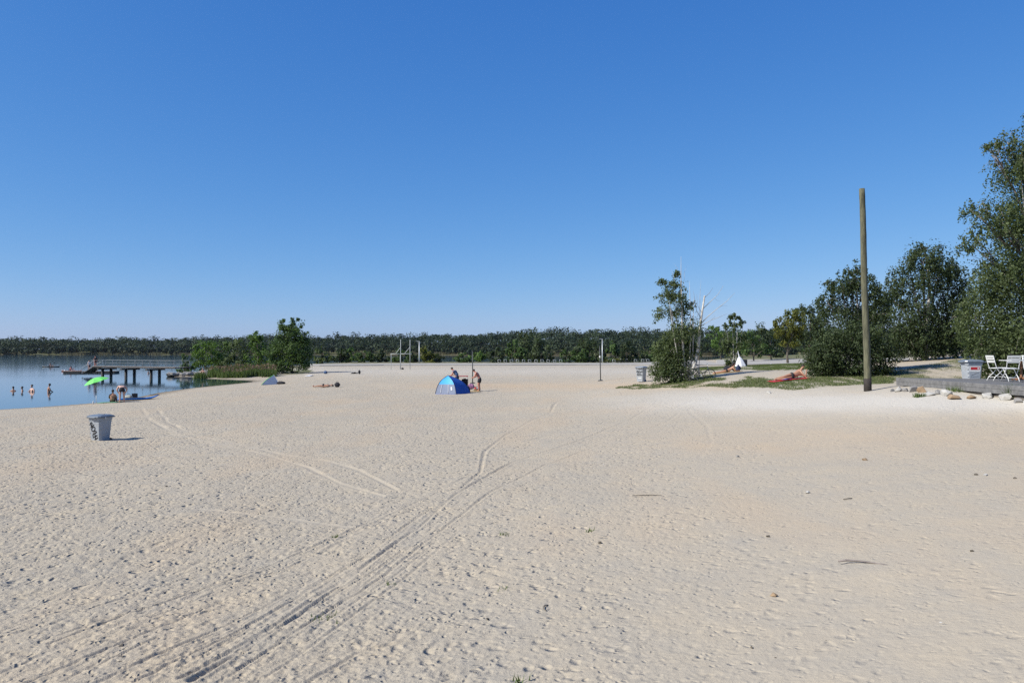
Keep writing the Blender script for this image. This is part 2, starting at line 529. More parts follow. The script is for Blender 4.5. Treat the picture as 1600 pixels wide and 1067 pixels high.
TRACKS = [  # (pixel polyline, width, depth): cart ruts and drag marks
 ([(285,1062),(420,985),(560,890),(640,830),(700,780),(752,738),(757,705),(790,680),(835,655),(860,645),(866,632),(885,620)], .030, .034),
 ([(75,1007),(200,960),(350,910),(500,850),(665,775),(745,738)], .024, .024),
 ([(0,1050),(130,1000),(300,930),(450,880),(620,800),(730,745)], .024, .024),
 ([(300,1066),(400,1002),(475,958),(565,890),(655,820),(712,772),(800,722),(900,690),(985,655),(1010,640),(1025,630)], .030, .032),
 ([(345,1067),(450,995),(600,900),(690,828),(765,770),(850,728),(950,690),(1040,660),(1060,645)], .024, .024),
 ([(400,1067),(520,985),(650,890),(730,820)], .022, .02),
 ([(150,1067),(300,1000),(420,945),(520,890)], .024, .024),
 ([(0,985),(160,935),(330,880),(520,812)], .022, .02),
 ([(215,1067),(370,990),(470,930),(590,850),(680,790)], .022, .022),
 ([(480,1067),(560,1020),(700,985),(740,975)], .026, .022),
 ([(40,1067),(190,1005),(340,945)], .024, .022),
 ([(820,690),(905,668),(960,660),(1050,640),(1085,625)], .05, .02),
 ([(1075,640),(1105,665),(1112,690),(1095,715)], .04, .007),
 ([(222,638),(232,655),(258,670),(300,684),(340,692),(420,712),(480,730),(530,755),(600,775)], .05, .028),
 ([(243,636),(262,660),(300,678),(360,690),(440,710),(500,718),(560,735),(620,765)], .05, .028),
 ([(310,795),(420,806),(560,826)], .035, .01),
]
_rt = random.Random(4)
for _b in (0, 1, 2, 3, 3, 4, 4, 6, 7, 8, 8, 0, 5, 10, 2, 7):
    _l = [p for p in TRACKS[_b][0] if p[1] > 730]
    _dx = _rt.uniform(-46, 46)
    _s = _rt.uniform(0, .35); _e = _rt.uniform(.55, 1)
    _l = [(p[0] + _dx * (p[1] - 560) / 400, p[1] + _rt.uniform(-4, 4)) for p in _l]
    _nl = len(_l) - 1
    def _on(t):
        k = min(int(t * _nl), _nl - 1); f = t * _nl - k
        return (_l[k][0] + (_l[k + 1][0] - _l[k][0]) * f, min(_l[k][1] + (_l[k + 1][1] - _l[k][1]) * f, 1085))
    TRACKS.insert(13, ([_on(_s + (_e - _s) * q / 5) for q in range(6)], _rt.uniform(.014, .024), _rt.uniform(.012, .024)))
N_RUT = len(TRACKS) - 3

def build_ground():
    # rows get denser toward the camera, columns are dense inside the view
    near = np.linspace(1.2, 6.4, 14)
    py = np.arange(1120, 574, -.85)
    mid = F * 2.9 / (py - HORIZON)
    far = np.exp(np.linspace(math.log(mid[-1] * 1.01), math.log(760), 90))
    out = np.exp(np.linspace(math.log(790), math.log(2200), 10))
    Ds = np.concatenate([near[near < mid[0]], mid, far, out])
    uc = np.linspace(-.64, .66, 820)
    us = np.concatenate([np.linspace(-2.0, -.65, 40), uc, np.linspace(.67, 2.0, 40)])
    U, DD = np.meshgrid(us, Ds)
    X = U * (DD + 4); Y = DD.copy()
    Z = height(X, Y)
    sd = shore_dist(X, Y)
    PX, PY = project(X, Y, Z)
    # ---- colour zones
    grass = np.zeros_like(X)
    patch = fbm(X * .55, Y * .22, 31, 5); patch2 = fbm(X * 1.6, Y * .6, 61, 4)
    turf = in_poly(PX + (patch - .5) * 40, PY + (patch2 - .5) * 5, TURF) & (Y > 36) & (Y < 110)
    sandy = np.exp(-((PY - 583) / 6.5) ** 2) * np.exp(-((PX - 1190) / 130) ** 2)
    grass = np.where(turf, np.clip((patch * .6 + patch2 * .4 - .35 - .26 * sandy) * 7, 0, 1), grass)
    tr = in_poly(PX, PY, TRAIL_TURF) & (Y > 30) & (Y < 80)
    grass = np.where(tr, np.clip((patch * .5 + patch2 * .5 - .38) * 7, 0, .9), grass)
    backy = np.interp(PX, [p[0] for p in PATH_BACK], [p[1] for p in PATH_BACK])
    beyond = (Y > 75) & (PX > 1075) & (PY < backy)
    bank = in_poly(PX, PY, [(1195,557.5),(1330,558),(1330,552),(1225,552.5)])
    grass = np.where(beyond & ~bank, np.clip(.75 + patch2 * .4, 0, 1), grass)
    grass = np.where((Y > 178) & (PX <= 1075), np.clip(patch2 * 2 - .1, 0, 1), grass)
    grass = np.where(Y > 235, 1, grass)
    grass = np.where((sd > 1.5) & (Y > 100) & (Y < 175) & (PX < 480 + 60 * (patch - .5)) & (PY < 588), np.clip((patch - .36) * 5, 0, 1) * np.clip((Y - 102) / 4, 0, 1), grass)
    pale = np.clip((PX - 880) / 260, 0, 1) * np.exp(-((PY - 628 - 10 * (patch - .5)) / 17) ** 2) * 1.15
    pale = np.maximum(pale, .55 * np.exp(-((PY - 580) / 7) ** 2) * (PX < 1080) * (PX > 420))
    pale = np.clip(pale * (.7 + .6 * patch2), 0, 1)
    warm = np.clip((patch - .5) * 3, 0, 1) * .5 + .7 * np.exp(-((PY - 603) / 5) ** 2) * np.clip((PX - 560) / 200, 0, 1) * (PX < 1150)
    warm = np.clip(warm + .35 * np.exp(-((PY - 690) / 25) ** 2) * np.clip((PX - 900) / 300, 0, 1), 0, 1) * (1 - pale)
    wet = np.clip(1 - (sd - .1) / (1.1 + 1.6 * (patch - .3)), 0, 1) * (Y < 260)
    wet = np.where(sd < 0, 1, wet) * (far_dist(X, Y) < 0)
    # ---- trodden relief
    side = np.clip(1.3 - .95 * np.clip((PX - 450) / 800, 0, 1), .3, 1.3)
    relief = side * (1 - .75 * wet) * (1 - .5 * grass) * np.where(Y > 175, .2, 1)
    track = np.zeros_like(X); groove = np.zeros_like(X)
    for n_t, (line, w, dep) in enumerate(TRACKS):
        pts = []
        P0 = np.array([ground(a, b)[:2] for a, b in line])
        for a, b in zip(P0, P0[1:]):
            n = max(2, int(np.linalg.norm(b - a) / .9))
            for k in range(n): pts.append(a + (b - a) * k / n)
        pts.append(P0[-1]); pts = np.array(pts)
        tt = np.arange(len(pts))
        pts[:, 0] += .13 * (fbm(tt * .33 + n_t * 9, tt * 0 + .5, 5, 3) - .45)
        x0, x1 = pts[:, 0].min() - 1.2, pts[:, 0].max() + 1.2
        y0, y1 = pts[:, 1].min() - 1.2, pts[:, 1].max() + 1.2
        sel = (X > x0) & (X < x1) & (Y > y0) & (Y < y1)
        xs, ys = X[sel], Y[sel]
        best = np.full(len(xs), 9.0)
        for a, b in zip(pts, pts[1:]):
            e = b - a; L = e @ e
            bb = (ys > min(a[1], b[1]) - .8) & (ys < max(a[1], b[1]) + .8) & (np.abs(xs - (a[0] + b[0]) / 2) < 1.2)
            if not bb.any(): continue
            t = np.clip(((xs[bb] - a[0]) * e[0] + (ys[bb] - a[1]) * e[1]) / L, 0, 1)
            d = np.hypot(xs[bb] - a[0] - t * e[0], ys[bb] - a[1] - t * e[1])
            best[bb] = np.minimum(best[bb], d)
        wv = .8 * w * (.75 + .6 * vnoise(xs * 1.3, ys * .5, 90 + n_t))
        amp = .62 * dep * np.clip(2.0 * vnoise(xs * .7 + n_t, ys * .45, 40 + n_t) + .05, .15, 1.35)
        if n_t < N_RUT: wv = wv * (1 + np.clip(ys - 12, 0, 40) * .05)
        g = -np.exp(-(best / wv) ** 2) + .55 * np.exp(-((best - 2.0 * wv) / (.8 * wv)) ** 2)
        groove[sel] += amp * g
        track[sel] = np.maximum(track[sel], np.exp(-(best / (2.2 * w)) ** 4) * (1.0 if n_t >= N_RUT else .4))
    relief = relief * (1 - .8 * track)
    fade = np.clip((30 - Y) / 14, 0, 1)
    d = .015 * pits(X, Y, .34, 3, .30) + .012 * pits(X + 7, Y + 3, .15, 13, .55, 1.7) + .008 * pits(X, Y, .085, 23, .5, 1.6) - .006 * pits(X, Y + 5, .06, 43, .4, 1.2) - .008 * pits(X + 3, Y, .12, 33, .25, 1.3)
    sx, sy = X * .98 - Y * .18, X * .18 + Y * .98
    strk = .5 * (fbm(sx * 5.5, sy * 1.1, 77, 4) - .47) - 1.5 * np.clip(fbm(sx * 13, sy * 2.4, 177, 3) - .53, 0, .12) - 1.2 * np.clip(fbm(sx * 7 + 3, sy * 1.2, 187, 3) - .57, 0, .12)
    d = .8 * d * fade * (.45 + 1.1 * fbm(X * .3 + 4, Y * .3, 91, 3)) + .035 * strk * np.clip((26 - Y) / 10, 0, 1) * np.clip((1000 - PX) / 500, .15, 1)
    d = d + .022 * (fbm(X * 2.6, Y * 2.6, 55, 4) - .45) * np.clip((60 - Y) / 25, 0, 1)
    d = d + .10 * (fbm(X * .35, Y * .35, 58, 3) - .45) * np.clip((120 - Y) / 60, 0, 1)
    land = np.clip(sd / 2.5, 0, 1)
    Z = Z + land * (d * relief + groove)
    nr, nc = X.shape
    idx = np.arange(nr * nc).reshape(nr, nc)
    Fc = np.stack([idx[:-1, :-1], idx[:-1, 1:], idx[1:, 1:], idx[1:, :-1]], -1).reshape(-1, 4)
    o = np_mesh('ground', np.stack([X, Y, Z], -1).reshape(-1, 3), Fc, ground_material(),
                attrs=dict(grass=grass, pale=pale, warm=warm, wet=wet, relief=relief), smooth=True)
    tag(o, 'trodden pale sand beach sloping to the lake, with wheel tracks and thin turf', 'sand', kind='structure')
build_ground()

# ------------------------------------------------------------------ water
def build_water():
    m, nt, P, out = new_mat('lake_water')
    P.inputs['Base Color'].default_value = (.012, .035, .045, 1)
    P.inputs['Roughness'].default_value = .06
    P.inputs['IOR'].default_value = 1.33
    P.inputs['Specular IOR Level'].default_value = .5
    tc = N(nt, 'ShaderNodeTexCoord').outputs['Object']
    mp = N(nt, 'ShaderNodeMapping'); mp.inputs['Scale'].default_value = (.22, 1.0, 1)
    nt.links.new(tc, mp.inputs[0])
    n1 = N(nt, 'ShaderNodeTexNoise', i_Scale=2.2, i_Detail=4.0, i_Roughness=.55)
    n2 = N(nt, 'ShaderNodeTexNoise', i_Scale=.035, i_Detail=3.0)
    nt.links.new(mp.outputs[0], n1.inputs['Vector']); nt.links.new(mp.outputs[0], n2.inputs['Vector'])
    mu = N(nt, 'ShaderNodeMath', operation='MULTIPLY')
    nt.links.new(n1.outputs[0], mu.inputs[0]); nt.links.new(ramp(nt, n2.outputs[0], .42, .6, .25, 1), mu.inputs[1])
    b = N(nt, 'ShaderNodeBump', i_Strength=1.0, i_Distance=.0035)
    nt.links.new(mu.outputs[0], b.inputs['Height']); nt.links.new(b.outputs[0], P.inputs['Normal'])
    xs = np.linspace(-1100, 1100, 45); ys = np.linspace(-80, 900, 25)
    X, Y = np.meshgrid(xs, ys)
    idx = np.arange(X.size).reshape(X.shape)
    Fc = np.stack([idx[:-1, :-1], idx[:-1, 1:], idx[1:, 1:], idx[1:, :-1]], -1).reshape(-1, 4)
    o = np_mesh('water', np.stack([X, Y, X * 0], -1).reshape(-1, 3), Fc, m)
    tag(o, 'calm blue lake mirroring the sky and the far wood', 'lake', kind='structure')
build_water()

# ------------------------------------------------------------------ path and kerb along the far end of the beach
def build_path():
    m = mat('path_gravel', (.33, .305, .26), .95, .12, 3, bump=.01)
    fr = []; bk = []
    for px in range(440, 1421, 20):
        fr.append(ground(px, float(np.interp(px, *zip(*PATH_FRONT)))))
        q = ground(px, float(np.interp(px, *zip(*PATH_BACK))))
        bk.append(q)
    rows = []
    for k in range(7):
        t = k / 6
        row = []
        for a, b in zip(fr, bk):
            p = a + (b - a) * t
            row.append((p[0], p[1], hz(p[0], p[1]) + .05))
        rows.append(row)
    o = MB().grid(rows).build('path', m)
    tag(o, 'pale gravel path along the far end of the beach', 'path', kind='structure')
    k = MB()
    mk = mat('kerb_stone', (.20, .195, .18), .9, .2, 2)
    pts = [p for p in fr if p[0] / p[1] * F + 800 < 1060]
    low = [(p[0], p[1] - .3, hz(p[0], p[1] - .3) - .02) for p in pts]
    top = [(p[0], p[1] - .25, hz(p[0], p[1]) + .17) for p in pts]
    tp2 = [(p[0], p[1] + .1, hz(p[0], p[1]) + .17) for p in pts]
    k.grid([low, top, tp2])
    tag(k.build('kerb', mk), 'low grey kerb between the sand and the gravel path', 'kerb', kind='structure')
build_path()

# ------------------------------------------------------------------ foliage
def leaves(P, size, up=0.0, aspect=1.7, outward=None, r=None):
    """a diamond shaped leaf at each point; returns verts, quads, tint"""
    r = r or rng
    n = len(P)
    nrm = r.normal(size=(n, 3)); nrm[:, 2] += up
    if outward is not None: nrm += outward * 1.0
    nrm /= np.linalg.norm(nrm, axis=1)[:, None] + 1e-9
    t = r.normal(size=(n, 3)); t -= (t * nrm).sum(1)[:, None] * nrm
    t /= np.linalg.norm(t, axis=1)[:, None] + 1e-9
    b = np.cross(nrm, t)
    s = size * (.65 + .7 * r.random(n))[:, None]
    V = np.stack([P - t * s * .5 * aspect, P + b * s * .5 + t * s * .1, P + t * s * .5 * aspect, P - b * s * .5 + t * s * .1], 1).reshape(-1, 3)
    Q = np.arange(4 * n).reshape(n, 4)
    tint = np.repeat(np.clip(r.normal(.45, .28, n), 0, 1), 4)
    return V, Q, tint

def lobe_points(c, rad, n, r, clumps=None, tight=.30):
    """leaf points of one lobe: clumps spread over its outer part, with gaps between them"""
    k = clumps or max(5, int(n / 45))
    d = r.normal(size=(k, 3)); d /= np.linalg.norm(d, axis=1)[:, None]
    cc = d * (r.random(k) ** .38)[:, None] * .98
    w = r.random(k) + .3
    pick = r.choice(k, n, p=w / w.sum())
    cs = tight * (.6 + .8 * r.random(k))
    q = np.clip(r.normal(size=(n, 3)), -1.7, 1.7) * .62
    P = cc[pick] + q * cs[pick][:, None]
    O = cc[pick] * .7 + q * 1.1
    return np.asarray(c) + P * np.asarray(rad), O, r.normal(0, .16, k)[pick]  # random tint per clump puts light and dark clump shading into the leaf colour

def strand_points(c, rad, n, r, length):
    """hanging birch twigs: thin strings of leaves below the crown's boughs"""
    per = 14
    k = max(4, n // per)
    d = r.normal(size=(k, 3)); d[:, 2] = np.abs(d[:, 2]) * .9 - .15
    d /= np.linalg.norm(d, axis=1)[:, None]
    st = d * (.45 + .6 * r.random(k))[:, None] * np.asarray(rad)
    L = length * (.35 + .9 * r.random(k))
    t = r.random((k, per)) ** .8
    out = d[:, None, :2] * (np.sin(t * 1.4) * .25)[..., None] * L[:, None, None]
    P = np.empty((k, per, 3))
    P[..., :2] = st[:, None, :2] + out + r.normal(size=(k, per, 2)) * .05
    P[..., 2] = st[:, None, 2] - t * L[:, None] + r.normal(size=(k, per)) * .03
    return np.asarray(c) + P.reshape(-1, 3)

def tree(name, label, cat, base, D, lobes, leaf, size, dens, bark='bark', trunk_r=.1, stems=None, weep=0.0, group=None, seed=1, limbs=True, aspect=1.7, depth=1.0, tight=.30, trunk_top=None, stem_fwd=0.0):
    """base: (px, distance) of the foot; lobes: (px, py, rx, ry) of crown masses in picture units at that distance"""
    r = np.random.default_rng(seed * 101 + 5)
    bp = gpx(*base) if len(base) == 2 else np.array(base)
    k = D / F
    root = empty(name, bp, 0, label, cat, group)
    Vs, Qs, Ts = [], [], []
    n0 = 0; cen = []
    for (px, py, rx, ry, *extra) in lobes:
        c = at(px, py, D) - bp
        rx_, ry_ = rx * k * 1.13, ry * k * 1.10
        rd = .5 * (rx_ + ry_) * depth
        c[1] += r.uniform(-.45, .45) * rd
        cen.append((*c, rx_, ry_))
        f = extra[0] if extra else 1.0
        n = max(30, int(dens * f * (rx * ry)))
        nw = int(n * weep)
        if n - nw > 0:
            P, o, ct = lobe_points(c, (rx_, rd, ry_), n - nw, r, tight=tight * .85)
            v, q, t = leaves(P, size, .3, aspect, o * 1.7, r); t = np.clip(t * .75 + .1 + np.repeat(ct, 4) + .12 * (r.random() - .5), 0, 1)
            Vs.append(v); Qs.append(q + n0); Ts.append(t); n0 += len(v)
        if nw:
            P = strand_points(c, (rx_, rd, ry_), nw, r, max(ry_ * .8, .6))
            v, q, t = leaves(P, size, 0, aspect, None, r)
            Vs.append(v); Qs.append(q + n0); Ts.append(t); n0 += len(v)
    sprays = []
    if weep:
        for (cx, cy, cz, lx, ly) in cen:
            for _ in range(5):
                d = r.normal(size=3); d[2] = abs(d[2]) * .7 - .1; d /= np.linalg.norm(d)
                reach = r.uniform(1.05, 1.45); rad = np.array((lx, .5 * (lx + ly), ly))
                tt = np.linspace(.35, 1, 8)
                path = np.array((cx, cy, cz)) + d * rad * reach * tt[:, None] + np.array((0, 0, -1)) * (np.clip(tt - .6, 0, 1) ** 2 * 3.2 * ly * r.uniform(.3, 1.0))[:, None]
                sprays.append(path)
                ts = r.uniform(.5, 7, 34); i0 = np.minimum(ts.astype(int), 6)
                P = path[i0] + (path[i0 + 1] - path[i0]) * (ts - i0)[:, None] + r.normal(size=(34, 3)) * np.array((.07, .07, .08))
                P[:, 2] -= r.random(34) * .12
                v, q, t = leaves(P, size, 0, aspect, None, r)
                Vs.append(v); Qs.append(q + n0); Ts.append(t); n0 += len(v)
    cen = np.array(cen); lr = cen[:, 3:]; cen = cen[:, :3]
    np_mesh('crown', np.concatenate(Vs), np.concatenate(Qs), M[leaf], root, dict(tint=np.concatenate(Ts)))
    tb = MB()
    if stems:
        for line, r0 in stems:
            pts = [at(a, b, D) - bp for a, b in line]
            pts[0][2] = min(pts[0][2], -.05)
            for i_, q_ in enumerate(pts): q_[1] -= stem_fwd * min(1, i_ * .7)
            tb.tube(pts, [r0 * (1 - .92 * i / (len(pts) - 1)) for i in range(len(pts))], 7)
    else:
        top = trunk_top if trunk_top is not None else cen[:, 2].max()
        mx = cen[:, 0].mean()
        pts = [(0, 0, -.15)] + [(mx * t * .8 + r.uniform(-.04, .04) * top, r.uniform(-.03, .03) * top, top * t) for t in (.15, .35, .55, .75, 1.0)]
        tb.tube(pts, [trunk_r * 1.25, trunk_r, trunk_r * .85, trunk_r * .65, trunk_r * .45, trunk_r * .15], 8)
    if limbs:
        lb = MB()
        for path in sprays: lb.tube(path, [.012 - .0012 * i for i in range(8)], 3)
        for c, (lx, ly) in zip(cen, lr):
            s = np.array((c[0] * .25, 0, max(c[2] * .45, .05)))
            m_ = s + (c - s) * .55 + np.array((0, 0, .10 * abs(c[2] - s[2])))
            lb.tube([s, m_, c], [trunk_r * .45, trunk_r * .28, trunk_r * .10], 5)
            for _ in range(4):
                e = c + np.clip(r.normal(size=3), -1.3, 1.3) * np.array((lx, lx, ly)) * .5
                lb.tube([m_, (m_ + e) / 2 + r.normal(size=3) * .05, e], [trunk_r * .18, trunk_r * .11, trunk_r * .05], 4)
    if limbs: lb.build('limbs', M['birch_twig' if bark == 'birch_bark' else bark], root, smooth=True)
    tb.build('trunk', M[bark], root, smooth=True)
    return root
# ------------------------------------------------------------------ trees on the right
tree('birch_tree', 'tall weeping birch cut by the right edge of the picture', 'tree', (1668, 37), 36.5,
     [(1596,262,34,50,.6),(1574,222,20,18,.4),(1545,232,12,16,.3),(1552,352,38,32,.65),(1592,350,42,52,.75),(1520,332,18,20,.5),(1560,430,42,45),(1605,450,60,70),
      (1537,498,36,42),(1590,530,62,55),(1562,568,48,26),(1532,548,24,32),(1655,340,60,110),(1660,520,70,90),(1515,385,18,22,.6),(1590,585,50,14),(1620,250,40,60)],
     'leaf_birch', .066, 2.5, 'birch_bark', .17, weep=.68, seed=3, depth=.9, tight=.32,
     stems=[([(1672,600),(1655,520),(1640,420),(1622,320),(1604,250)], .17), ([(1676,600),(1690,480),(1690,330),(1685,270)], .14),
            ([(1640,420),(1600,390),(1560,340),(1525,322)], .06), ([(1622,320),(1595,270),(1560,235),(1542,240)], .035)])
tree('birch_tree', 'round weeping birch between the wooden pole and the tall right hand birch', 'tree', (1446, 52), 52,
     [(1440,408,26,30),(1418,438,28,32),(1468,418,26,30),(1487,440,24,32),(1402,470,13,26,.7),(1440,480,46,48),(1490,498,30,48),(1420,528,30,30),(1468,538,36,24),(1500,470,16,36),(1440,388,10,12,.6),(1405,530,14,26),(1430,548,40,14),(1478,548,36,12),(1455,520,46,30)],
     'leaf_dark', .082, 2.9, 'birch_bark', .15, weep=.62, seed=4, tight=.34)
tree('birch_tree', 'dark weeping birch top rising from the round bush behind the wooden pole', 'tree', (1332, 43.5), 43.5,
     [(1334,424,13,16,.9),(1312,448,22,22,1.1),(1347,446,20,26,1.1),(1366,466,17,24,1.1),(1320,485,34,28),(1355,497,26,26),(1293,470,11,16,.7),(1345,520,40,26),(1376,495,13,28,1.1)],
     'leaf_dark', .072, 2.7, 'birch_bark', .11, weep=.68, seed=5, tight=.34)
tree('willow_bush', 'wide round dark bush at the foot of the wooden pole', 'bush', (1328, 42), 42,
     [(1325,560,56,34),(1288,555,28,32),(1364,556,30,34),(1330,528,48,26),(1298,578,30,16),(1350,580,38,14),(1275,570,12,18,.6)],
     'leaf_dark', .072, 2.9, 'bark', .06, weep=.1, seed=6, tight=.34)
tree('shrub', 'bright leafy shrub in the gap left of the tall right hand birch', 'bush', (1502, 56), 56,
     [(1500,530,18,16),(1485,538,14,12),(1512,545,14,14)], 'leaf_mid', .11, 1.6, 'bark', .05, seed=7)
# ---- birch clump in the middle of the turf, with one dead white stem
tree('birch_tree', 'leafy birch clump with several thin white stems beside the grey bin', 'tree', (1066, 50.5), 50.5,
     [(1057,430,6,8,.7),(1049,446,12,10,.8),(1037,440,8,7,.7),(1043,462,17,14,.85),(1062,466,13,22,.8),(1038,489,14,12,.8),(1064,494,18,14,.75),(1077,478,9,10,.5),(1080,516,13,18,.9),
      (1060,522,21,18,1.3),(1044,545,19,18,1.4),(1066,548,20,22,1.3),(1040,575,19,19,1.6),(1058,576,24,19,1.5),(1050,560,24,24,1.3),(1084,543,7,20,.7),(1030,585,10,12),(1050,592,22,8)],
     'leaf_birch', .072, 3.2, 'birch_bark', .09, weep=.4, seed=8, stem_fwd=.4, tight=.40, limbs=False,
     stems=[([(1072,596),(1067,560),(1064,520),(1063,470),(1062,435),(1062,402)], .085), ([(1073,597),(1076,565),(1077,525),(1076,470),(1075,440)], .06),
            ([(1076,597),(1081,550),(1081,500),(1082,466)], .055), ([(1068,596),(1058,560),(1050,520),(1045,480),(1040,455)], .05), ([(1063,450),(1052,435),(1046,420)], .02),
            ([(1063,430),(1057,420),(1050,412)], .014), ([(1064,500),(1048,485),(1030,488)], .03), ([(1062,440),(1068,425),(1072,415)], .012), ([(1066,540),(1050,545),(1036,560)], .04),
            ([(1092,492),(1092,465),(1093,436)], .02), ([(1077,520),(1086,500),(1092,480)], .028)])
def dead_birch():
    D = 50.2
    bp = gpx(1077, D)
    root = empty('dead_birch', bp, 0, 'bare white dead birch stem with long leafless branches leaning right', 'tree')
    L = lambda ln: [at(a, b, D) - bp for a, b in ln]
    t = MB(); p = L([(1078,598),(1082,578),(1087,566),(1092,535),(1094,510),(1097,488),(1101,462)]); p[0][2] = -.1
    t.tube(p, [.11, .105, .10, .09, .08, .065, .045], 9).build('trunk', M['birch_bark'], root, smooth=True)
    for i, (ln, r0) in enumerate([([(1095,506),(1107,494),(1122,482),(1138,470),(1151,457)], .032), ([(1098,483),(1112,470),(1123,460),(1132,446)], .028), ([(1100,466),(1109,458),(1115,449)], .018),
                   ([(1094,510),(1112,500),(1126,495),(1138,490)], .022), ([(1095,498),(1088,485),(1085,468),(1083,455)], .018), ([(1112,500),(1118,495),(1114,491)], .010),
                   ([(1097,490),(1090,478),(1088,460)], .014), ([(1083,575),(1096,569),(1102,571)], .02), ([(1126,479),(1133,477),(1139,478)], .008), ([(1118,465),(1122,470),(1128,470)], .007)]):
        pts = L(ln)
        for j, q in enumerate(pts): q[1] += (ln[j][0] - 1096) * .008
        MB().tube(pts, [r0 * (1 - .75 * j / (len(pts) - 1)) for j in range(len(pts))], 6).build('branch', M['birch_bark'] if r0 > .02 else M['birch_twig'], root, smooth=True)
dead_birch()
tree('birch_tree', 'small thin birch with two pale stems beside the white draped cloth', 'tree', (1149, 82), 82,
     [(1148,496,8,9,.5),(1140,512,11,11,.6),(1156,508,10,8,.5),(1150,528,16,16,.75),(1143,552,15,14,.75),(1132,545,8,14,.6),(1160,540,9,14,.6),(1138,566,9,6,.6)],
     'leaf_birch', .14, 1.5, 'birch_bark', .07, weep=.4, seed=9, limbs=False, tight=.34,
     stems=[([(1147,574),(1146,550),(1145,520),(1146,495)], .075), ([(1150,574),(1151,545),(1152,515),(1150,487)], .075), ([(1151,520),(1160,510),(1167,502)], .02), ([(1145,530),(1136,520),(1131,512)], .02)])
tree('maple_tree', 'small maple turning yellow, with a straight dark trunk on the lawn', 'tree', (1231, 118), 118,
     [(1227,512,17,18),(1241,500,16,18),(1216,503,9,10,.8),(1236,528,17,13),(1246,520,12,18),(1215,520,9,10)], 'leaf_yellow', .20, 3.4, 'bark', .16, seed=10)
tree('oak_tree', 'dark green tree crowding behind the yellowing maple', 'tree', (1263, 128), 128,
     [(1256,488,16,15),(1276,495,16,22),(1266,516,20,24),(1285,515,14,26),(1250,530,14,14)], 'leaf_dark', .20, 3.2, 'bark', .2, seed=11)
for i, (px, D, lobes, leaf, lab) in enumerate([
   (1127, 190, [(1120,520,13,15),(1133,528,10,12),(1118,537,12,10)], 'leaf_bright', 'bright green young tree on the shore just right of the dead birch'),
   (1141, 196, [(1146,530,12,14),(1160,538,12,12)], 'leaf_mid', 'slender green tree showing through the thin birch'),
   (1178, 165, [(1176,535,16,14),(1172,550,14,8),(1190,548,14,10)], 'leaf_mid', 'rounded mid green bush between the thin birch and the lawn edge'),
   (1205, 172, [(1200,523,20,18),(1190,538,14,14),(1215,540,16,14),(1203,552,22,6)], 'leaf_dark', 'large dark bush at the back of the lawn left of the maple'),
   (1292, 175, [(1290,545,16,12),(1308,540,14,16),(1270,550,14,7)], 'leaf_mid', 'green bush line behind the dark tree by the maple'),
   (1090, 205, [(1092,550,8,10),(1098,540,8,8)], 'leaf_dark', 'dark shrub on the shore between the white birch stems')]):
    tree('bush' if i > 1 else 'young_tree', lab, 'bush' if i > 1 else 'tree', (px, D), D, lobes, leaf, .30, 2.6, 'bark', .14, seed=20 + i)

# ------------------------------------------------------------------ trees on the spit at the left
for i, (nm, lab, px, D, lobes, leaf, dens) in enumerate([
   ('bush', 'small dark bush on the boulders where the footbridge lands', 290, 111, [(291,565,9,14),(286,574,9,9),(297,573,8,9),(291,577,14,6)], 'leaf_mid', 1.7),
   ('locust_tree', 'low yellow green tree leaning over the boulders on the spit', 322, 114, [(309,547,13,14),(329,541,14,14),(320,558,18,13),(304,560,8,10),(338,556,10,12),(322,572,18,8)], 'leaf_bright', 2.2),
   ('alder_tree', 'dark alder in the middle of the spit thicket', 347, 118, [(346,548,13,15),(350,566,16,14),(338,568,12,12),(352,578,16,7)], 'leaf_mid', 2.5),
   ('willow_tree', 'grey green willow left of the tall poplar on the spit', 370, 114, [(368,545,13,17),(374,562,16,16),(362,570,13,12),(384,572,14,12),(372,580,18,6)], 'leaf_birch', 2.5),
   ('poplar_tree', 'slim bright poplar standing second tallest on the spit', 401, 113, [(400,524,9,10,.9),(400,531,10,10),(397,536,12,14),(408,540,11,14),(398,560,15,16),(412,562,13,17),(405,577,18,9),(424,570,10,14),(390,575,12,10)], 'leaf_bright', 2.4),
   ('poplar_tree', 'tallest bushy poplar at the right end of the spit', 456, 108, [(461,509,12,13,.9),(445,514,11,13,.9),(453,518,16,14),(455,528,22,18),(473,526,11,15),(440,547,24,20),(468,548,19,22),(450,570,28,14),(476,562,9,16),(428,566,14,17),(440,582,28,6),(455,550,28,26)], 'leaf_mid', 2.4)]):
    tree(nm, lab, 'bush' if nm == 'bush' else 'tree', (px, D), D, lobes, leaf, .15, dens * 1.5, 'bark', .11, seed=40 + i)

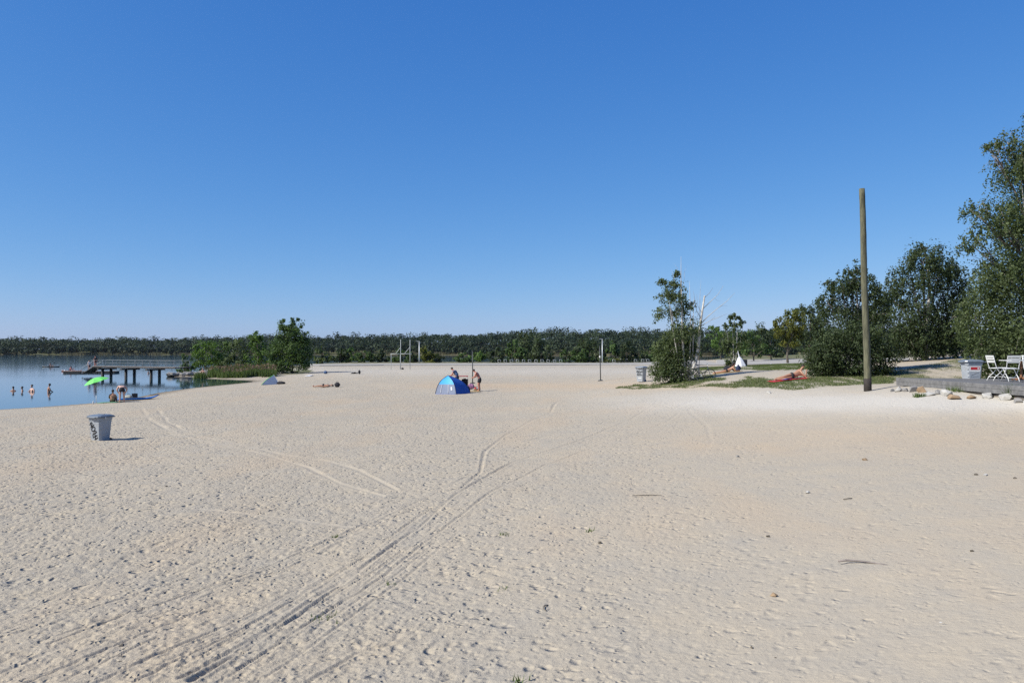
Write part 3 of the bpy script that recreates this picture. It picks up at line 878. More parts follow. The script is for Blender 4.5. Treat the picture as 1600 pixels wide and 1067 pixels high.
# ------------------------------------------------------------------ bushes behind the far path
BUSHES = [ # px, top y, half width, distance, leaf, label
 (505,541,13,204,'leaf_birch','pale rounded bush at the left end of the far hedge, beside the poplar spit'),
 (531,543,15,200,'leaf_dark','dark bush second from the left in the far hedge'),
 (546,544,12,206,'leaf_bright','bright green bush third from the left in the far hedge'),
 (570,547,18,202,'leaf_mid','low bush in the far hedge well left of the climbing frame'),
 (594,546,15,205,'leaf_dark','dark bush in the far hedge just left of the climbing frame'),
 (623,543,16,204,'leaf_mid','bush in the far hedge directly behind the climbing frame'),
 (645,550,11,202,'leaf_dark','dark bush between the climbing frame and the left lamp post'),
 (668,542,16,201,'leaf_yellow','yellow green bush just right of the left lamp post'),
 (684,552,9,203,'leaf_dark','low dark bush left of the gap where the lake shows'),
 (724,551,14,202,'leaf_mid','low bush right of the gap where the lake shows'),
 (748,549,17,204,'leaf_bright','light green bush above the red chested bending man'),
 (776,545,17,201,'leaf_dark','dark bush behind the left end of the bicycle stands'),
 (805,533,18,206,'leaf_mid','tall bush behind the middle of the bicycle stands'),
 (828,514,24,214,'leaf_dark','tallest dark tree like bush behind the bicycle stands'),
 (846,534,18,205,'leaf_dark','dark bush right of the tallest one behind the bicycle stands'),
 (886,546,11,204,'leaf_mid','low bush right of the bicycle stands'),
 (912,521,20,212,'leaf_dark','tall dark bush left of the right lamp post'),
 (908,543,17,203,'leaf_mid','mid height bush in front of the tall one left of the right lamp post'),
 (936,536,13,205,'leaf_dark','narrow dark bush behind the right lamp post'),
 (960,538,15,206,'leaf_mid','green bush just right of the right lamp post'),
 (979,533,17,203,'leaf_dark','dark bush above the parked bicycles right of the lamp post'),
 (1006,547,9,202,'leaf_dark','small dark bush above the middle grey bin'),
 (1022,540,13,204,'leaf_mid','green bush left of the birch clump on the far shore'),
 (1048,545,14,206,'leaf_dark','dark bush behind the birch clump on the far shore')]
for i, (px, ty, hw, D, leaf, lab) in enumerate(BUSHES):
    r = np.random.default_rng(900 + i)
    base = 567.5; h = base - ty
    lobes = [(px, ty + h * .42, hw * .72, h * .42), (px - hw * .45, base - h * .33, hw * .6, h * .38), (px + hw * .45, base - h * .36, hw * .6, h * .40), (px + r.uniform(-.3, .3) * hw, base - h * .2, hw * .9, h * .24),
             (px + r.uniform(-.4, .4) * hw, ty + h * .22, hw * .35, h * .22)]
    tree('hedge_bush', lab, 'bush', (px, D), D, lobes, leaf, .36, 2.3, 'bark', .12, seed=100 + i, group='bushes along the far path')
tree('goldenrod_patch', 'low yellow green flowering weeds right of the right lamp post', 'plant', (955, 196), 196,
     [(950,564,7,3),(960,563,8,3.5),(968,565,6,2.5),(942,566,5,2)], 'leaf_yellow', .22, 4, 'bark', .03, seed=130, limbs=False)

# ------------------------------------------------------------------ far wood across the lake
def far_wood():
    r = np.random.default_rng(55)
    Ps, Os, Sz, Tn = [], [], [], []
    for row in range(8):
        px = -330.0
        while px < 1950:
            D0 = np.interp(px, FAR_PX, FAR_D)
            D = D0 + 5 + row * 15 + r.uniform(-4, 4)
            x = (px - 800) / F * D
            z = hz(x, D)
            bulge = (1.3 if r.random() < .04 else 1.0) * (.70 + .66 * vnoise(np.array([px / 48.0]), np.array([row * 3.1]), 8)[0])
            h = r.uniform(7.6, 12.4) * bulge
            if row == 0: h *= .75
            w = h * r.uniform(.40, .78)
            n = int(340 if row < 3 else 230)
            k = r.integers(5, 9)
            cc = r.normal(size=(k, 3)); cc /= np.linalg.norm(cc, axis=1)[:, None]
            cc *= (r.random(k) ** .5)[:, None] * .75
            pk = r.integers(0, k, n)
            off = np.clip(r.normal(size=(n, 3)), -1.2, 1.2) * .30
            q = cc[pk] + off
            q = q / np.maximum(np.linalg.norm(q, axis=1), 1.0)[:, None]
            if row >= 5: q[:, 2] = np.abs(q[:, 2])
            Ps.append(np.array((x, D, z + h * .53)) + q * np.array((w, w, h * .52)))
            oo = off / .27 * .5 + q; Os.append(oo / (np.linalg.norm(oo, axis=1)[:, None] + 1e-6) * 1.7)
            Sz.append(np.full(n, 1.15)); Tn.append(np.full(n, r.normal(0, .16) + .5 * (vnoise(np.array([px / 22.0]), np.array([row * 5.0]), 19)[0] - .5)))
            px += w * 1.0 / D * F
    # one lone tall tree above the line at the left
    P = np.concatenate(Ps); O = np.concatenate(Os)
    P[:, 2] = np.maximum(P[:, 2], .15)
    V, Q, t = leaves(P, np.concatenate(Sz)[:, None][:, 0].mean() * .82, .35, 1.2, O * 1.4, r)
    t = np.clip(t * .4 + .2 + np.repeat(np.concatenate(Tn), 4), 0, 1)
    o = np_mesh('far_wood', V, Q, M['leaf_far'], attrs=dict(tint=t))
    tag(o, 'dense dark green wood along the opposite lake shore', 'wood', kind='stuff')
    # reed belt on the far shore
    n = 26000
    px = r.uniform(-300, 1150, n)
    D = np.interp(px, FAR_PX, FAR_D) + r.uniform(.5, 7, n)
    dens = fbm(px / 45, px * 0, 3, 3)
    keep = dens > .27
    px, D = px[keep], D[keep]
    x = (px - 800) / F * D; z = height(x, D)
    hgt = r.uniform(1.0, 2.3, len(x)); wd = r.uniform(.25, .5, len(x))
    V = np.stack([np.stack([x - wd, D, z * 0], -1), np.stack([x + wd, D, z * 0], -1), np.stack([x + r.normal(0, .3, len(x)), D + r.normal(0, .3, len(x)), z + hgt], -1)], 1).reshape(-1, 3)
    o = np_mesh('far_reeds', V, np.arange(len(V)).reshape(-1, 3), M['reed_far'], attrs=dict(tint=np.repeat(r.random(len(x)), 3)))
    tag(o, 'brown reed belt along the opposite lake shore', 'reeds', kind='stuff')
far_wood()

# ------------------------------------------------------------------ grass and reeds
def blades(name, label, cat, P, h, w, material, lean=.3, seed=1):
    r = np.random.default_rng(seed)
    n = len(P); a = r.uniform(0, 2 * math.pi, n)
    hh = h * r.uniform(.5, 1.2, n); ww = w * r.uniform(.6, 1.3, n)
    dx = np.cos(a) * ww; dy = np.sin(a) * ww
    tip = P + np.stack([r.normal(0, lean, n) * hh, r.normal(0, lean, n) * hh, hh], -1)
    V = np.stack([P - np.stack([dx, dy, 0 * dx + .02], -1), P + np.stack([dx, dy, 0 * dx - .02], -1), tip], 1).reshape(-1, 3)
    o = np_mesh(name, V, np.arange(3 * n).reshape(n, 3), material, attrs=dict(tint=np.repeat(np.clip(r.normal(.5, .3, n), 0, 1), 3)))
    return tag(o, label, cat, kind='stuff')

def scatter_turf(poly, n, thr, seed, sandy_on=True, ymin=30, ymax=110):
    r = np.random.default_rng(seed)
    a = np.array(poly)
    c = [at_z(px, max(py, 560), 2.0)[:2] for px, py in poly]
    x0, y0 = np.min(c, 0) - 3; x1, y1 = np.max(c, 0) + 3
    y0 = max(y0, ymin); y1 = min(y1, ymax)
    X = r.uniform(x0, x1, n); Y = r.uniform(y0, y1, n)
    Z = height(X, Y); PX, PY = project(X, Y, Z)
    patch = fbm(X * .55, Y * .22, 31, 5); p2 = fbm(X * 1.6, Y * .6, 61, 4)
    sandy = np.exp(-((PY - 583) / 6.5) ** 2) * np.exp(-((PX - 1190) / 130) ** 2) if sandy_on else 0
    ok = in_poly(PX + (patch - .5) * 40 * sandy_on, PY + (p2 - .5) * 5 * sandy_on, poly) & (patch * .6 + p2 * .4 - .26 * sandy > thr)
    return np.stack([X, Y, Z], -1)[ok]
P = np.concatenate([scatter_turf(TURF, 420000, .40, 71, True, 36), scatter_turf(TRAIL_TURF, 90000, .43, 72, False, 33, 70)])
blades('grass', 'short patchy grass on the sandy rise around the birches', 'grass', P, .085, .016, M['grass'], .5, 73)

def reeds():
    r = np.random.default_rng(81)
    n = 9000
    px = r.uniform(326, 432, n); D = r.uniform(99.5, 107.5, n)
    x = (px - 800) / F * D
    cl = fbm(x * .5, D * .3, 12, 3)
    ok = (cl > .33) & (shore_dist(x, D) > 1.6)
    x, D = x[ok], D[ok]
    P = np.stack([x, D, height(x, D)], -1)
    hmod = .35 + 1.3 * fbm(x * .5, D * .4, 14, 3)
    o = blades('reed_bed', 'green reeds with brownish heads in front of the spit trees', 'reeds', P, 1.2 * hmod, .04, M['reed'], .14, 82)
    k = r.choice(len(P), 900)
    hp = P[k] + np.stack([r.normal(0, .08, 900), r.normal(0, .08, 900), r.uniform(.9, 1.15, 900) * hmod[k] * 1.1], -1)
    V, Q, t = leaves(hp, .13, 0, 2.2, None, r)
    h = np_mesh('reed_heads', V, Q, M['reed_head'], o, dict(tint=t)); h['kind'] = 'stuff'
    n = 700
    P = np.stack([gpx(314, 100.5) + np.array((r.normal(0, .35), r.normal(0, .3), 0)) for _ in range(n)])
    blades('reed_tuft', 'small green reed tuft at the foot of the boulders', 'reeds', P, .75, .045, M['reed'], .22, 83)
reeds()
# ------------------------------------------------------------------ object materials
M['bin'] = mat('bin_plastic', (.31, .335, .355), .42, .10, 5, spec=.5, dirt=(.24, .22, .19, 1))
M['bin_lid'] = mat('bin_lid', (.14, .165, .19), .38, .12, 6, spec=.5)
M['black'] = mat('black_paint', (.012, .012, .014), .5, .2, 8)
M['black_cloth'] = mat('black_cloth', (.018, .018, .022), .9, .3, 12, bump=.01)
M['white_cloth'] = mat('white_cloth', (.62, .62, .63), .85, .05, 6, bump=.01)
M['white_paint'] = mat('white_paint', (.60, .60, .57), .5, .08, 9)
M['red'] = mat('red_plastic', (.42, .025, .03), .5, .2, 8)
M['steel'] = mat('galvanised_steel', (.52, .54, .54), .45, .12, 10, metal=.6)
M['dark_steel'] = mat('dark_steel', (.045, .05, .048), .5, .2, 10)
M['deck_wood'] = mat('weathered_plank', (.14, .138, .134), .85, .3, 4, bump=.01, dirt=(.07, .07, .075, 1))
M['pier_wood'] = mat('pier_timber', (.20, .175, .145), .85, .25, 3, bump=.01)
M['pier_dark'] = mat('pier_pile', (.045, .04, .036), .8, .3, 3)
M['skin'] = mat('skin_fair', (.50, .31, .235), .5, .06, 8)
M['skin_tan'] = mat('skin_tanned', (.34, .18, .11), .5, .08, 8)
M['skin_red'] = mat('skin_sunburnt', (.42, .175, .12), .5, .08, 8)
M['hair_dark'] = mat('hair_dark', (.022, .016, .012), .6, .3, 20)
M['hair_blond'] = mat('hair_blond', (.22, .14, .07), .6, .25, 20)
M['blue_cloth'] = mat('blue_cloth', (.045, .085, .17), .85, .15, 10)
M['navy_cloth'] = mat('navy_cloth', (.02, .03, .07), .85, .2, 10)
M['green_cloth'] = mat('parasol_green', (.14, .56, .11), .7, .06, 3)
M['board_blue'] = mat('board_blue', (.022, .12, .36), .35, .1, 3)
M['tent_light'] = mat('tent_light_blue', (.045, .34, .66), .6, .08, 4)
M['tent_dark'] = mat('tent_dark_blue', (.018, .085, .36), .6, .10, 4)
M['tent_mesh'] = mat('tent_mesh', (.20, .23, .30), .8, .15, 30)
M['tent_grey'] = mat('tent_silver', (.50, .53, .58), .5, .06, 4)
M['rubber'] = mat('rubber', (.016, .016, .017), .8, .2, 9)
M['pink'] = mat('pink_cloth', (.28, .13, .22), .8, .2, 14)
M['straw'] = mat('straw_towel', (.45, .31, .13), .9, .15, 16)
M['wood_brown'] = mat('brown_wood', (.24, .115, .055), .7, .25, 6)

# ------------------------------------------------------------------ people
RAD = dict(pelvis=.125, spine=.112, chest=.135, neck=.052, jaw=.066, head=.088, crown=.078, shoulder=.062, elbow=.042, wrist=.028, hip=.088, knee=.056, ankle=.037, toe=.03)
RAD = {k: v * 1.2 for k, v in RAD.items()}; RAD['shoulder'] *= 1.1; RAD['chest'] *= 1.08; RAD['head'] *= .93
def skin_mesh(name, verts, edges, rads, material, parent, lv=2):
    me = bpy.data.meshes.new(name)
    me.from_pydata([tuple(float(c) for c in v) for v in verts], edges, [])
    me.materials.append(material)
    o = link(bpy.data.objects.new(name, me), parent)
    sk = o.modifiers.new('skin', 'SKIN'); sk.use_smooth_shade = True; sk.branch_smoothing = .6
    sv = me.skin_vertices[0].data
    for i, r_ in enumerate(rads):
        sv[i].radius = (r_, r_) if not isinstance(r_, tuple) else r_
        sv[i].use_root = (i == 0)
    ss = o.modifiers.new('subdivision', 'SUBSURF'); ss.levels = lv; ss.render_levels = lv
    return o

def person(label, loc, rz, J, skin='skin', hair='hair_dark', bottom=None, top=None, long_hair=False, face=None, legs=True, leg_len=.45, scale=1.0, group=None, strap=None, follow=False):
    root = empty('person', loc, rz, label, 'person', group)
    root.scale = (scale,) * 3
    if follow:
        root.rotation_euler = (0, -math.atan2(hz(loc[0] + .8, loc[1]) - hz(loc[0] - .8, loc[1]), 1.6), rz)
    J = {k: Vector(v) for k, v in J.items()}
    f = Vector(face or (0, 1, 0)).normalized()
    V, E, R_ = [], [], []
    def add(p, r_, par=None):
        V.append(p); R_.append(r_)
        if par is not None: E.append((par, len(V) - 1))
        return len(V) - 1
    up = (J['head'] - J['neck']).normalized()
    pe = add(J['pelvis'], (RAD['pelvis'], RAD['pelvis'] * .85)); sp = add(J['spine'], RAD['spine'], pe); ch = add(J['chest'], RAD['chest'], sp)
    ne = add(J['neck'], RAD['neck'], ch); ja = add(J['head'] - up * .055 + f * .012, RAD['jaw'], ne); he = add(J['head'] + up * .03, RAD['head'], ja)
    add(J['head'] + up * .095 - f * .005, RAD['crown'] * .8, he)
    add(J['head'] + f * .098 - up * .005, .016, he)
    for s in 'LR':
        sh = add(J['shoulder' + s], RAD['shoulder'], ch); el = add(J['elbow' + s], RAD['elbow'], sh); wr = add(J['wrist' + s], RAD['wrist'], el)
        d = (J['wrist' + s] - J['elbow' + s]).normalized()
        side = d.cross(Vector((.3, .5, .8))).normalized()
        pa = add(J['wrist' + s] + d * .07, .033, wr)
        for q in range(4):
            k = (q - 1.5) * .018
            a = add(J['wrist' + s] + d * .115 + side * k, .010, pa)
            add(J['wrist' + s] + d * (.165 - .012 * abs(q - 1.3)) + side * k * 1.1 - d.cross(side) * .02, .008, a)
        a = add(J['wrist' + s] + d * .05 + side * .045, .011, pa)
        add(J['wrist' + s] + d * .09 + side * .06, .009, a)
        hp = add(J['hip' + s], RAD['hip'], pe)
        if legs:
            kn = add(J['knee' + s], RAD['knee'], hp); an = add(J['ankle' + s], RAD['ankle'], kn); add(J['toe' + s], RAD['toe'], an)
    body = skin_mesh('body', V, E, R_, M[skin], root)
    hb = MB(); hc = J['head'] + up * .065 - f * .03
    hb.ball(hc, (.092, .098, .088), 2, .04, 3)
    if long_hair: hb.tube([hc - f * .05, hc - f * .09 - up * .12, hc - f * .09 - up * .26], [.085, .075, .03], 8)
    hb.build('hair', M[hair], root, smooth=True)
    if bottom:
        w = J['pelvis'].lerp(J['spine'], .5)
        kL = J['hipL'].lerp(J['kneeL'], leg_len); kR = J['hipR'].lerp(J['kneeR'], leg_len)
        vs = [J['pelvis'], w, J['hipL'], kL, J['hipR'], kR]
        es = [(0, 1), (0, 2), (2, 3), (0, 4), (4, 5)]
        b_ = .118
        if leg_len <= .3:
            a = J['pelvis'].lerp(J['spine'], .35); b2 = ((J['hipL'] + J['hipR']) / 2).lerp((J['kneeL'] + J['kneeR']) / 2, .16)
            skin_mesh('swimwear', [a, (a + b2) / 2, b2], [(0, 1), (1, 2)], [.180, .205, .185], M[bottom], root, 2)
        else: skin_mesh('shorts', vs, es, [.185, .165, .145, b_, .145, b_], M[bottom], root)
    if top:
        w = J['pelvis'].lerp(J['spine'], -.1)
        vs = [J['chest'], J['spine'], w, J['shoulderL'], J['shoulderL'].lerp(J['elbowL'], .55), J['shoulderR'], J['shoulderR'].lerp(J['elbowR'], .55), J['chest'].lerp(J['neck'], .6)]
        skin_mesh('shirt', vs, [(0, 1), (1, 2), (0, 3), (3, 4), (0, 5), (5, 6), (0, 7)], [.195, .172, .178, .105, .08, .105, .08, .09], M[top], root)
    if strap:
        a = J['chest'].lerp(J['spine'], .15)
        d = (J['chest'] - J['spine']).normalized()
        skin_mesh('bikini_top', [a - d * .03, a + d * .03], [(0, 1)], [.19, .19], M[strap], root, 1)
    return root

def sym(d):
    o = {}
    for k, v in d.items():
        if k.endswith('_'):
            o[k[:-1] + 'L'] = (-v[0], v[1], v[2]); o[k[:-1] + 'R'] = v
        else: o[k] = v
    return o
STAND = sym(dict(pelvis=(0,0,.95), spine=(0,0,1.12), chest=(0,0,1.32), neck=(0,0,1.49), head=(0,.03,1.63), shoulder_=(.17,0,1.40), elbow_=(.25,-.03,1.13), wrist_=(.24,.08,.90),
                 hip_=(.09,0,.88), knee_=(.11,.03,.49), ankle_=(.11,0,.08), toe_=(.12,.16,.03)))
BEND_FAR = sym(dict(pelvis=(0,-.05,.93), spine=(0,.12,1.03), chest=(0,.33,1.08), neck=(0,.50,1.03), head=(0,.62,.95), shoulder_=(.19,.38,1.06), elbow_=(.30,.36,.82), wrist_=(.20,.42,.62),
                    hip_=(.10,-.05,.86), knee_=(.12,-.01,.48), ankle_=(.13,0,.08), toe_=(.15,.15,.03)))
BEND_HALF = sym(dict(pelvis=(0,-.10,.94), spine=(0,0,1.09), chest=(0,.13,1.25), neck=(0,.26,1.37), head=(0,.36,1.47), shoulder_=(.17,.17,1.33), elbow_=(.22,.24,1.06), wrist_=(.14,.42,.98),
                     hip_=(.09,-.08,.87), knee_=(.11,0,.49), ankle_=(.12,-.06,.08), toe_=(.13,.10,.03)))
SIT = sym(dict(pelvis=(0,0,.11), spine=(0,-.01,.27), chest=(0,.04,.45), neck=(0,.08,.60), head=(0,.12,.73), shoulder_=(.16,.05,.52), elbow_=(.23,.16,.30), wrist_=(.16,.36,.28),
               hip_=(.09,.04,.10), knee_=(.15,.42,.40), ankle_=(.12,.62,.07), toe_=(.12,.76,.03)))
KAYAK = sym(dict(pelvis=(0,0,.12), spine=(0,-.01,.28), chest=(0,.02,.47), neck=(0,.05,.62), head=(0,.08,.75), shoulder_=(.16,.03,.54), elbow_=(.30,.18,.40), wrist_=(.33,.38,.42),
                 hip_=(.09,.05,.10), knee_=(.13,.45,.20), ankle_=(.12,.82,.08), toe_=(.12,.92,.14)))
BACK_LYING = dict(pelvis=(0,0,.12), spine=(.17,0,.12), chest=(.38,0,.13), neck=(.55,0,.13), head=(.69,0,.14), shoulderL=(.47,.18,.11), shoulderR=(.47,-.18,.11), elbowL=(.22,.30,.08), elbowR=(.22,-.30,.08),
                  wristL=(0,.30,.07), wristR=(0,-.30,.07), hipL=(-.07,.09,.11), hipR=(-.07,-.09,.11), kneeL=(-.47,.11,.12), kneeR=(-.47,-.11,.12), ankleL=(-.88,.10,.07), ankleR=(-.88,-.10,.07), toeL=(-.92,.12,.20), toeR=(-.92,-.12,.20))
PRONE = dict(pelvis=(0,0,.14), spine=(.17,0,.16), chest=(.37,0,.27), neck=(.50,0,.42), head=(.57,0,.56), shoulderL=(.42,.17,.35), shoulderR=(.42,-.17,.35), elbowL=(.55,.2,.07), elbowR=(.55,-.2,.07),
             wristL=(.76,.10,.06), wristR=(.76,-.10,.06), hipL=(-.07,.09,.13), hipR=(-.07,-.09,.13), kneeL=(-.47,.11,.08), kneeR=(-.47,-.11,.08), ankleL=(-.88,.12,.08), ankleR=(-.88,-.12,.08), toeL=(-1.0,.12,.03), toeR=(-1.0,-.12,.03))
SIDE = dict(pelvis=(0,0,.17), spine=(.17,0,.20), chest=(.37,.02,.31), neck=(.52,.03,.46), head=(.60,.0,.59), shoulderL=(.42,.04,.46), shoulderR=(.50,.0,.22), elbowL=(.45,-.22,.27), elbowR=(.66,-.10,.05),
            wristL=(.58,-.34,.07), wristR=(.72,-.10,.30), hipL=(-.05,0,.25), hipR=(-.05,0,.11), kneeL=(-.46,-.10,.18), kneeR=(-.46,-.14,.07), ankleL=(-.86,.0,.11), ankleR=(-.90,-.06,.06), toeL=(-.98,-.06,.09), toeR=(-1.02,-.12,.05))

def sheet(name, label, cat, loc, sx, sy, rz, material, wave=.03, seed=1, group=None, lift=0.0):
    """towel or cloth lying on the ground, following it, with soft folds"""
    r = random.Random(seed)
    m = MB(); rows = []; bot = []
    x0, y0, z0 = loc
    for i in range(9):
        row = []
        for j in range(7):
            a = (i / 8 - .5) * sx; b = (j / 6 - .5) * sy
            X = a * math.cos(rz) - b * math.sin(rz); Y = a * math.sin(rz) + b * math.cos(rz)
            row.append((X, Y, hz(x0 + X, y0 + Y) - z0 + .035 + lift + wave * (mnoise.noise(Vector((a * 3 + seed, b * 3, seed))) + .3)))
        rows.append(row)
    m.grid(rows)
    o = m.build(name, material, None, True)
    o.location = [float(c) for c in loc]
    so = o.modifiers.new('thickness', 'SOLIDIFY'); so.thickness = .02; so.offset = -1
    return tag(o, label, cat, group)

# ------------------------------------------------------------------ wheeled bins
def ribbon(m, face, strokes, w, lift=.004):
    """painted strokes on a flat face: face = (bottom left, bottom right, top left) corners"""
    bl, br, tl, tr = [Vector(p) for p in face]
    nrm = (br - bl).cross(tl - bl).normalized()
    pos = lambda s, t: (bl.lerp(br, s)).lerp(tl.lerp(tr, s), t) + nrm * lift
    for st in strokes:
        P = [pos(s, t) for s, t in st]
        Lf, Rt = [], []
        for i, p in enumerate(P):
            d = (P[min(i + 1, len(P) - 1)] - P[max(i - 1, 0)]).normalized()
            n = nrm.cross(d) * w * .5
            Lf.append(p + n); Rt.append(p - n)
        m.grid([Lf, Rt])

def make_bin(label, loc, rz, scale=1.0, sink=.0):
    root = empty('wheeled_bin', (loc[0], loc[1], loc[2] - sink), rz, label, 'bin', 'grey wheeled bins')
    root.scale = (scale,) * 3
    b = MB()
    tw, td, bw, bd, z0, z1 = .56, .62, .46, .48, .06, .98
    P = []
    for z in (z0, z0 + .12, z1 - .10, z1 - .10, z1):
        t = (z - z0) / (z1 - z0); P.append((bw + (tw - bw) * t, bd + (td - bd) * t, z))
    P[3] = (P[3][0] + .03, P[3][1] + .03, P[3][2] + .001); P[4] = (P[4][0] + .03, P[4][1] + .03, P[4][2])
    rows = []
    for w_, d_, z in P:
        c = .06; x, y = w_ / 2, d_ / 2
        rows.append([(-x + c, -y, z), (x - c, -y, z), (x, -y + c, z), (x, y - c, z), (x - c, y, z), (-x + c, y, z), (-x, y - c, z), (-x, -y + c, z), (-x + c, -y, z)])
    b.grid(rows); b.poly(rows[0][:-1], True)
    b.build('body', M['bin'], root)
    for k in range(5):
        z = .26 + .15 * k; t = (z - z0) / (z1 - z0); x = (bw + (tw - bw) * t) / 2; y = (bd + (td - bd) * t) / 2
        for s in (-1, 1): MB().box((s * (x - .028), -y + .028, z), (.05, .05, .018), s * math.pi / 4).build('corner_rib', M['bin'], root)
    ld = MB()
    rows = []
    for (x, y0, y1, z) in ((.325, -.375, .36, .965), (.335, -.39, .37, 1.0), (.325, -.38, .36, 1.035), (.24, -.25, .27, 1.075), (.20, -.20, .22, 1.08)):
        c = .07
        rows.append([(-x + c, y0, z), (x - c, y0, z), (x, y0 + c, z), (x, y1 - c, z), (x - c, y1, z), (-x + c, y1, z), (-x, y1 - c, z), (-x, y0 + c, z), (-x + c, y0, z)])
    ld.grid(rows); ld.poly(rows[-1][:-1]); ld.poly(rows[0][:-1], True)
    lid = ld.build('lid', M['bin_lid'], root)
    MB().box((0, -.40, .985), (.30, .05, .03), bevel=.01).build('lid_grip', M['bin_lid'], lid)
    MB().box((0, .02, 1.088), (.30, .05, .02), bevel=.006).build('lid_rib', M['bin_lid'], lid)
    MB().tube([(-.24, .37, .97), (-.24, .44, .99), (.24, .44, .99), (.24, .37, .97)], .017, 7).build('handle', M['bin_lid'], root, True)
    for s in (-1, 1):
        w_ = MB(); w_.ring((s * .20, .26, .10), .078, .024, 'X', 16, 6); w_.tube([(s * .20 - .02, .26, .10), (s * .20 + .02, .26, .10)], .06, 12)
        w_.build('wheel', M['rubber'], root, True)
    t0, t1 = .0, 1.0
    fl = lambda z, k: ((bw + (tw - bw) * ((z - z0) / (z1 - z0))) / 2, (bd + (td - bd) * ((z - z0) / (z1 - z0))) / 2)
    xb, yb = fl(.12, 0); xt, yt = fl(.86, 0)
    front = ((-xb + .05, -yb, .12), (xb - .05, -yb, .12), (-xt + .05, -yt, .86), (xt - .05, -yt, .86))
    side = ((xb, -yb + .06, .12), (xb, yb - .06, .12), (xt, -yt + .06, .86), (xt, yt - .06, .86))
    return root, front, side
cv = lambda st: [[((x - 180) / 285.0, 1 - (y - 340) / 600.0) for x, y in s] for s in st]
g = ground(157, 686.5)
bn, fr, sd_ = make_bin('grey wheeled bin with black spray painted figures, alone on the sand near the water', g, math.radians(-18), 1.0, .15)
m = MB()
ribbon(m, fr, cv([[(188,470),(215,405),(248,388),(264,415),(235,470),(212,545),(262,500),(320,452)],
                  [(300,520),(258,545),(232,590),(240,640),(280,655),(325,620),(345,565),(332,528),(300,520)],
                  [(290,655),(330,640),(372,650),(388,675),(355,700),(325,690)],
                  [(292,705),(262,760),(258,845),(330,805),(410,762)],
                  [(322,690),(332,780),(342,885)], [(308,902),(360,880),(425,832)]]), .046)
m.build('painted_figures', M['black'], bn)
MB().box((.337, -.10, .965), (.012, .05, .07)).build('tag', M['white_paint'], bn)
g = ground(1002, 597)
bn, fr, sd_ = make_bin('grey wheeled bin with two rows of black scribble beside the birch clump', g, math.radians(-31), 1.03, .02)
m = MB()
ribbon(m, fr, [[(.02,.86),(.05,.76),(.16,.86),(.10,.90)], [(.20,.88),(.25,.74),(.33,.86)], [(.36,.88),(.48,.88),(.42,.88),(.44,.74)], [(.60,.74),(.66,.84),(.72,.72)], [(.78,.86),(.90,.86),(.86,.74)]], .055)
ribbon(m, fr, [[(.03,.52),(.12,.60),(.26,.56),(.18,.48),(.05,.50)], [(.30,.48),(.36,.60),(.46,.50)], [(.50,.60),(.58,.48),(.66,.56)], [(.66,.48),(.80,.56),(.92,.44)], [(.10,.66),(.40,.68),(.70,.64)]], .04)
m.build('painted_scribble', M['black'], bn)
m = MB(); ribbon(m, fr, [[(.2,.24),(.8,.24)]], .06); m.build('label_plate', M['white_paint'], bn)
bn_deck_done = False

# ------------------------------------------------------------------ wooden pole
def wooden_pole():
    g = ground(1356, 611)
    D = g[1]
    t = at(1346.5, 295, D) - g
    root = empty('wooden_pole', g, 0, 'tall leaning greenish wooden pole with a dark foot, standing in the sand', 'pole')
    m_, nt, P, out = new_mat('pole_wood')
    tc = N(nt, 'ShaderNodeTexCoord').outputs['Object']
    mp = N(nt, 'ShaderNodeMapping'); mp.inputs['Scale'].default_value = (9, 9, 1.2); nt.links.new(tc, mp.inputs[0])
    n1 = N(nt, 'ShaderNodeTexNoise', i_Scale=1.6, i_Detail=9.0, i_Roughness=.75); nt.links.new(mp.outputs[0], n1.inputs['Vector'])
    c = mixc(nt, ramp(nt, n1.outputs[0], .35, .65), (.038, .038, .022), (.150, .145, .085))
    nt.links.new(c, P.inputs['Base Color']); P.inputs['Roughness'].default_value = .9
    b = N(nt, 'ShaderNodeBump', i_Strength=.8, i_Distance=.02); nt.links.new(n1.outputs[0], b.inputs['Height']); nt.links.new(b.outputs[0], P.inputs['Normal'])
    k = 26; pts = []; rad = []
    for i in range(k + 1):
        s = i / k
        pts.append((t[0] * s + .012 * math.sin(s * 9), t[1] * s, t[2] * s - .3 * (i == 0)))
        rad.append((.142 - .032 * s) * (1 + .03 * math.sin(i * 2.3)))
    MB().tube(pts, rad, 16).build('shaft', m_, root, True)
    MB().tube([(0, 0, -.3), (t[0] * .03, 0, t[2] * .03), (t[0] * .062, 0, t[2] * .062)], [.152, .151, .149], 16).build('foot_sleeve', mat('tarred_foot', (.028, .022, .018), .8, .4, 8), root, True)
wooden_pole()

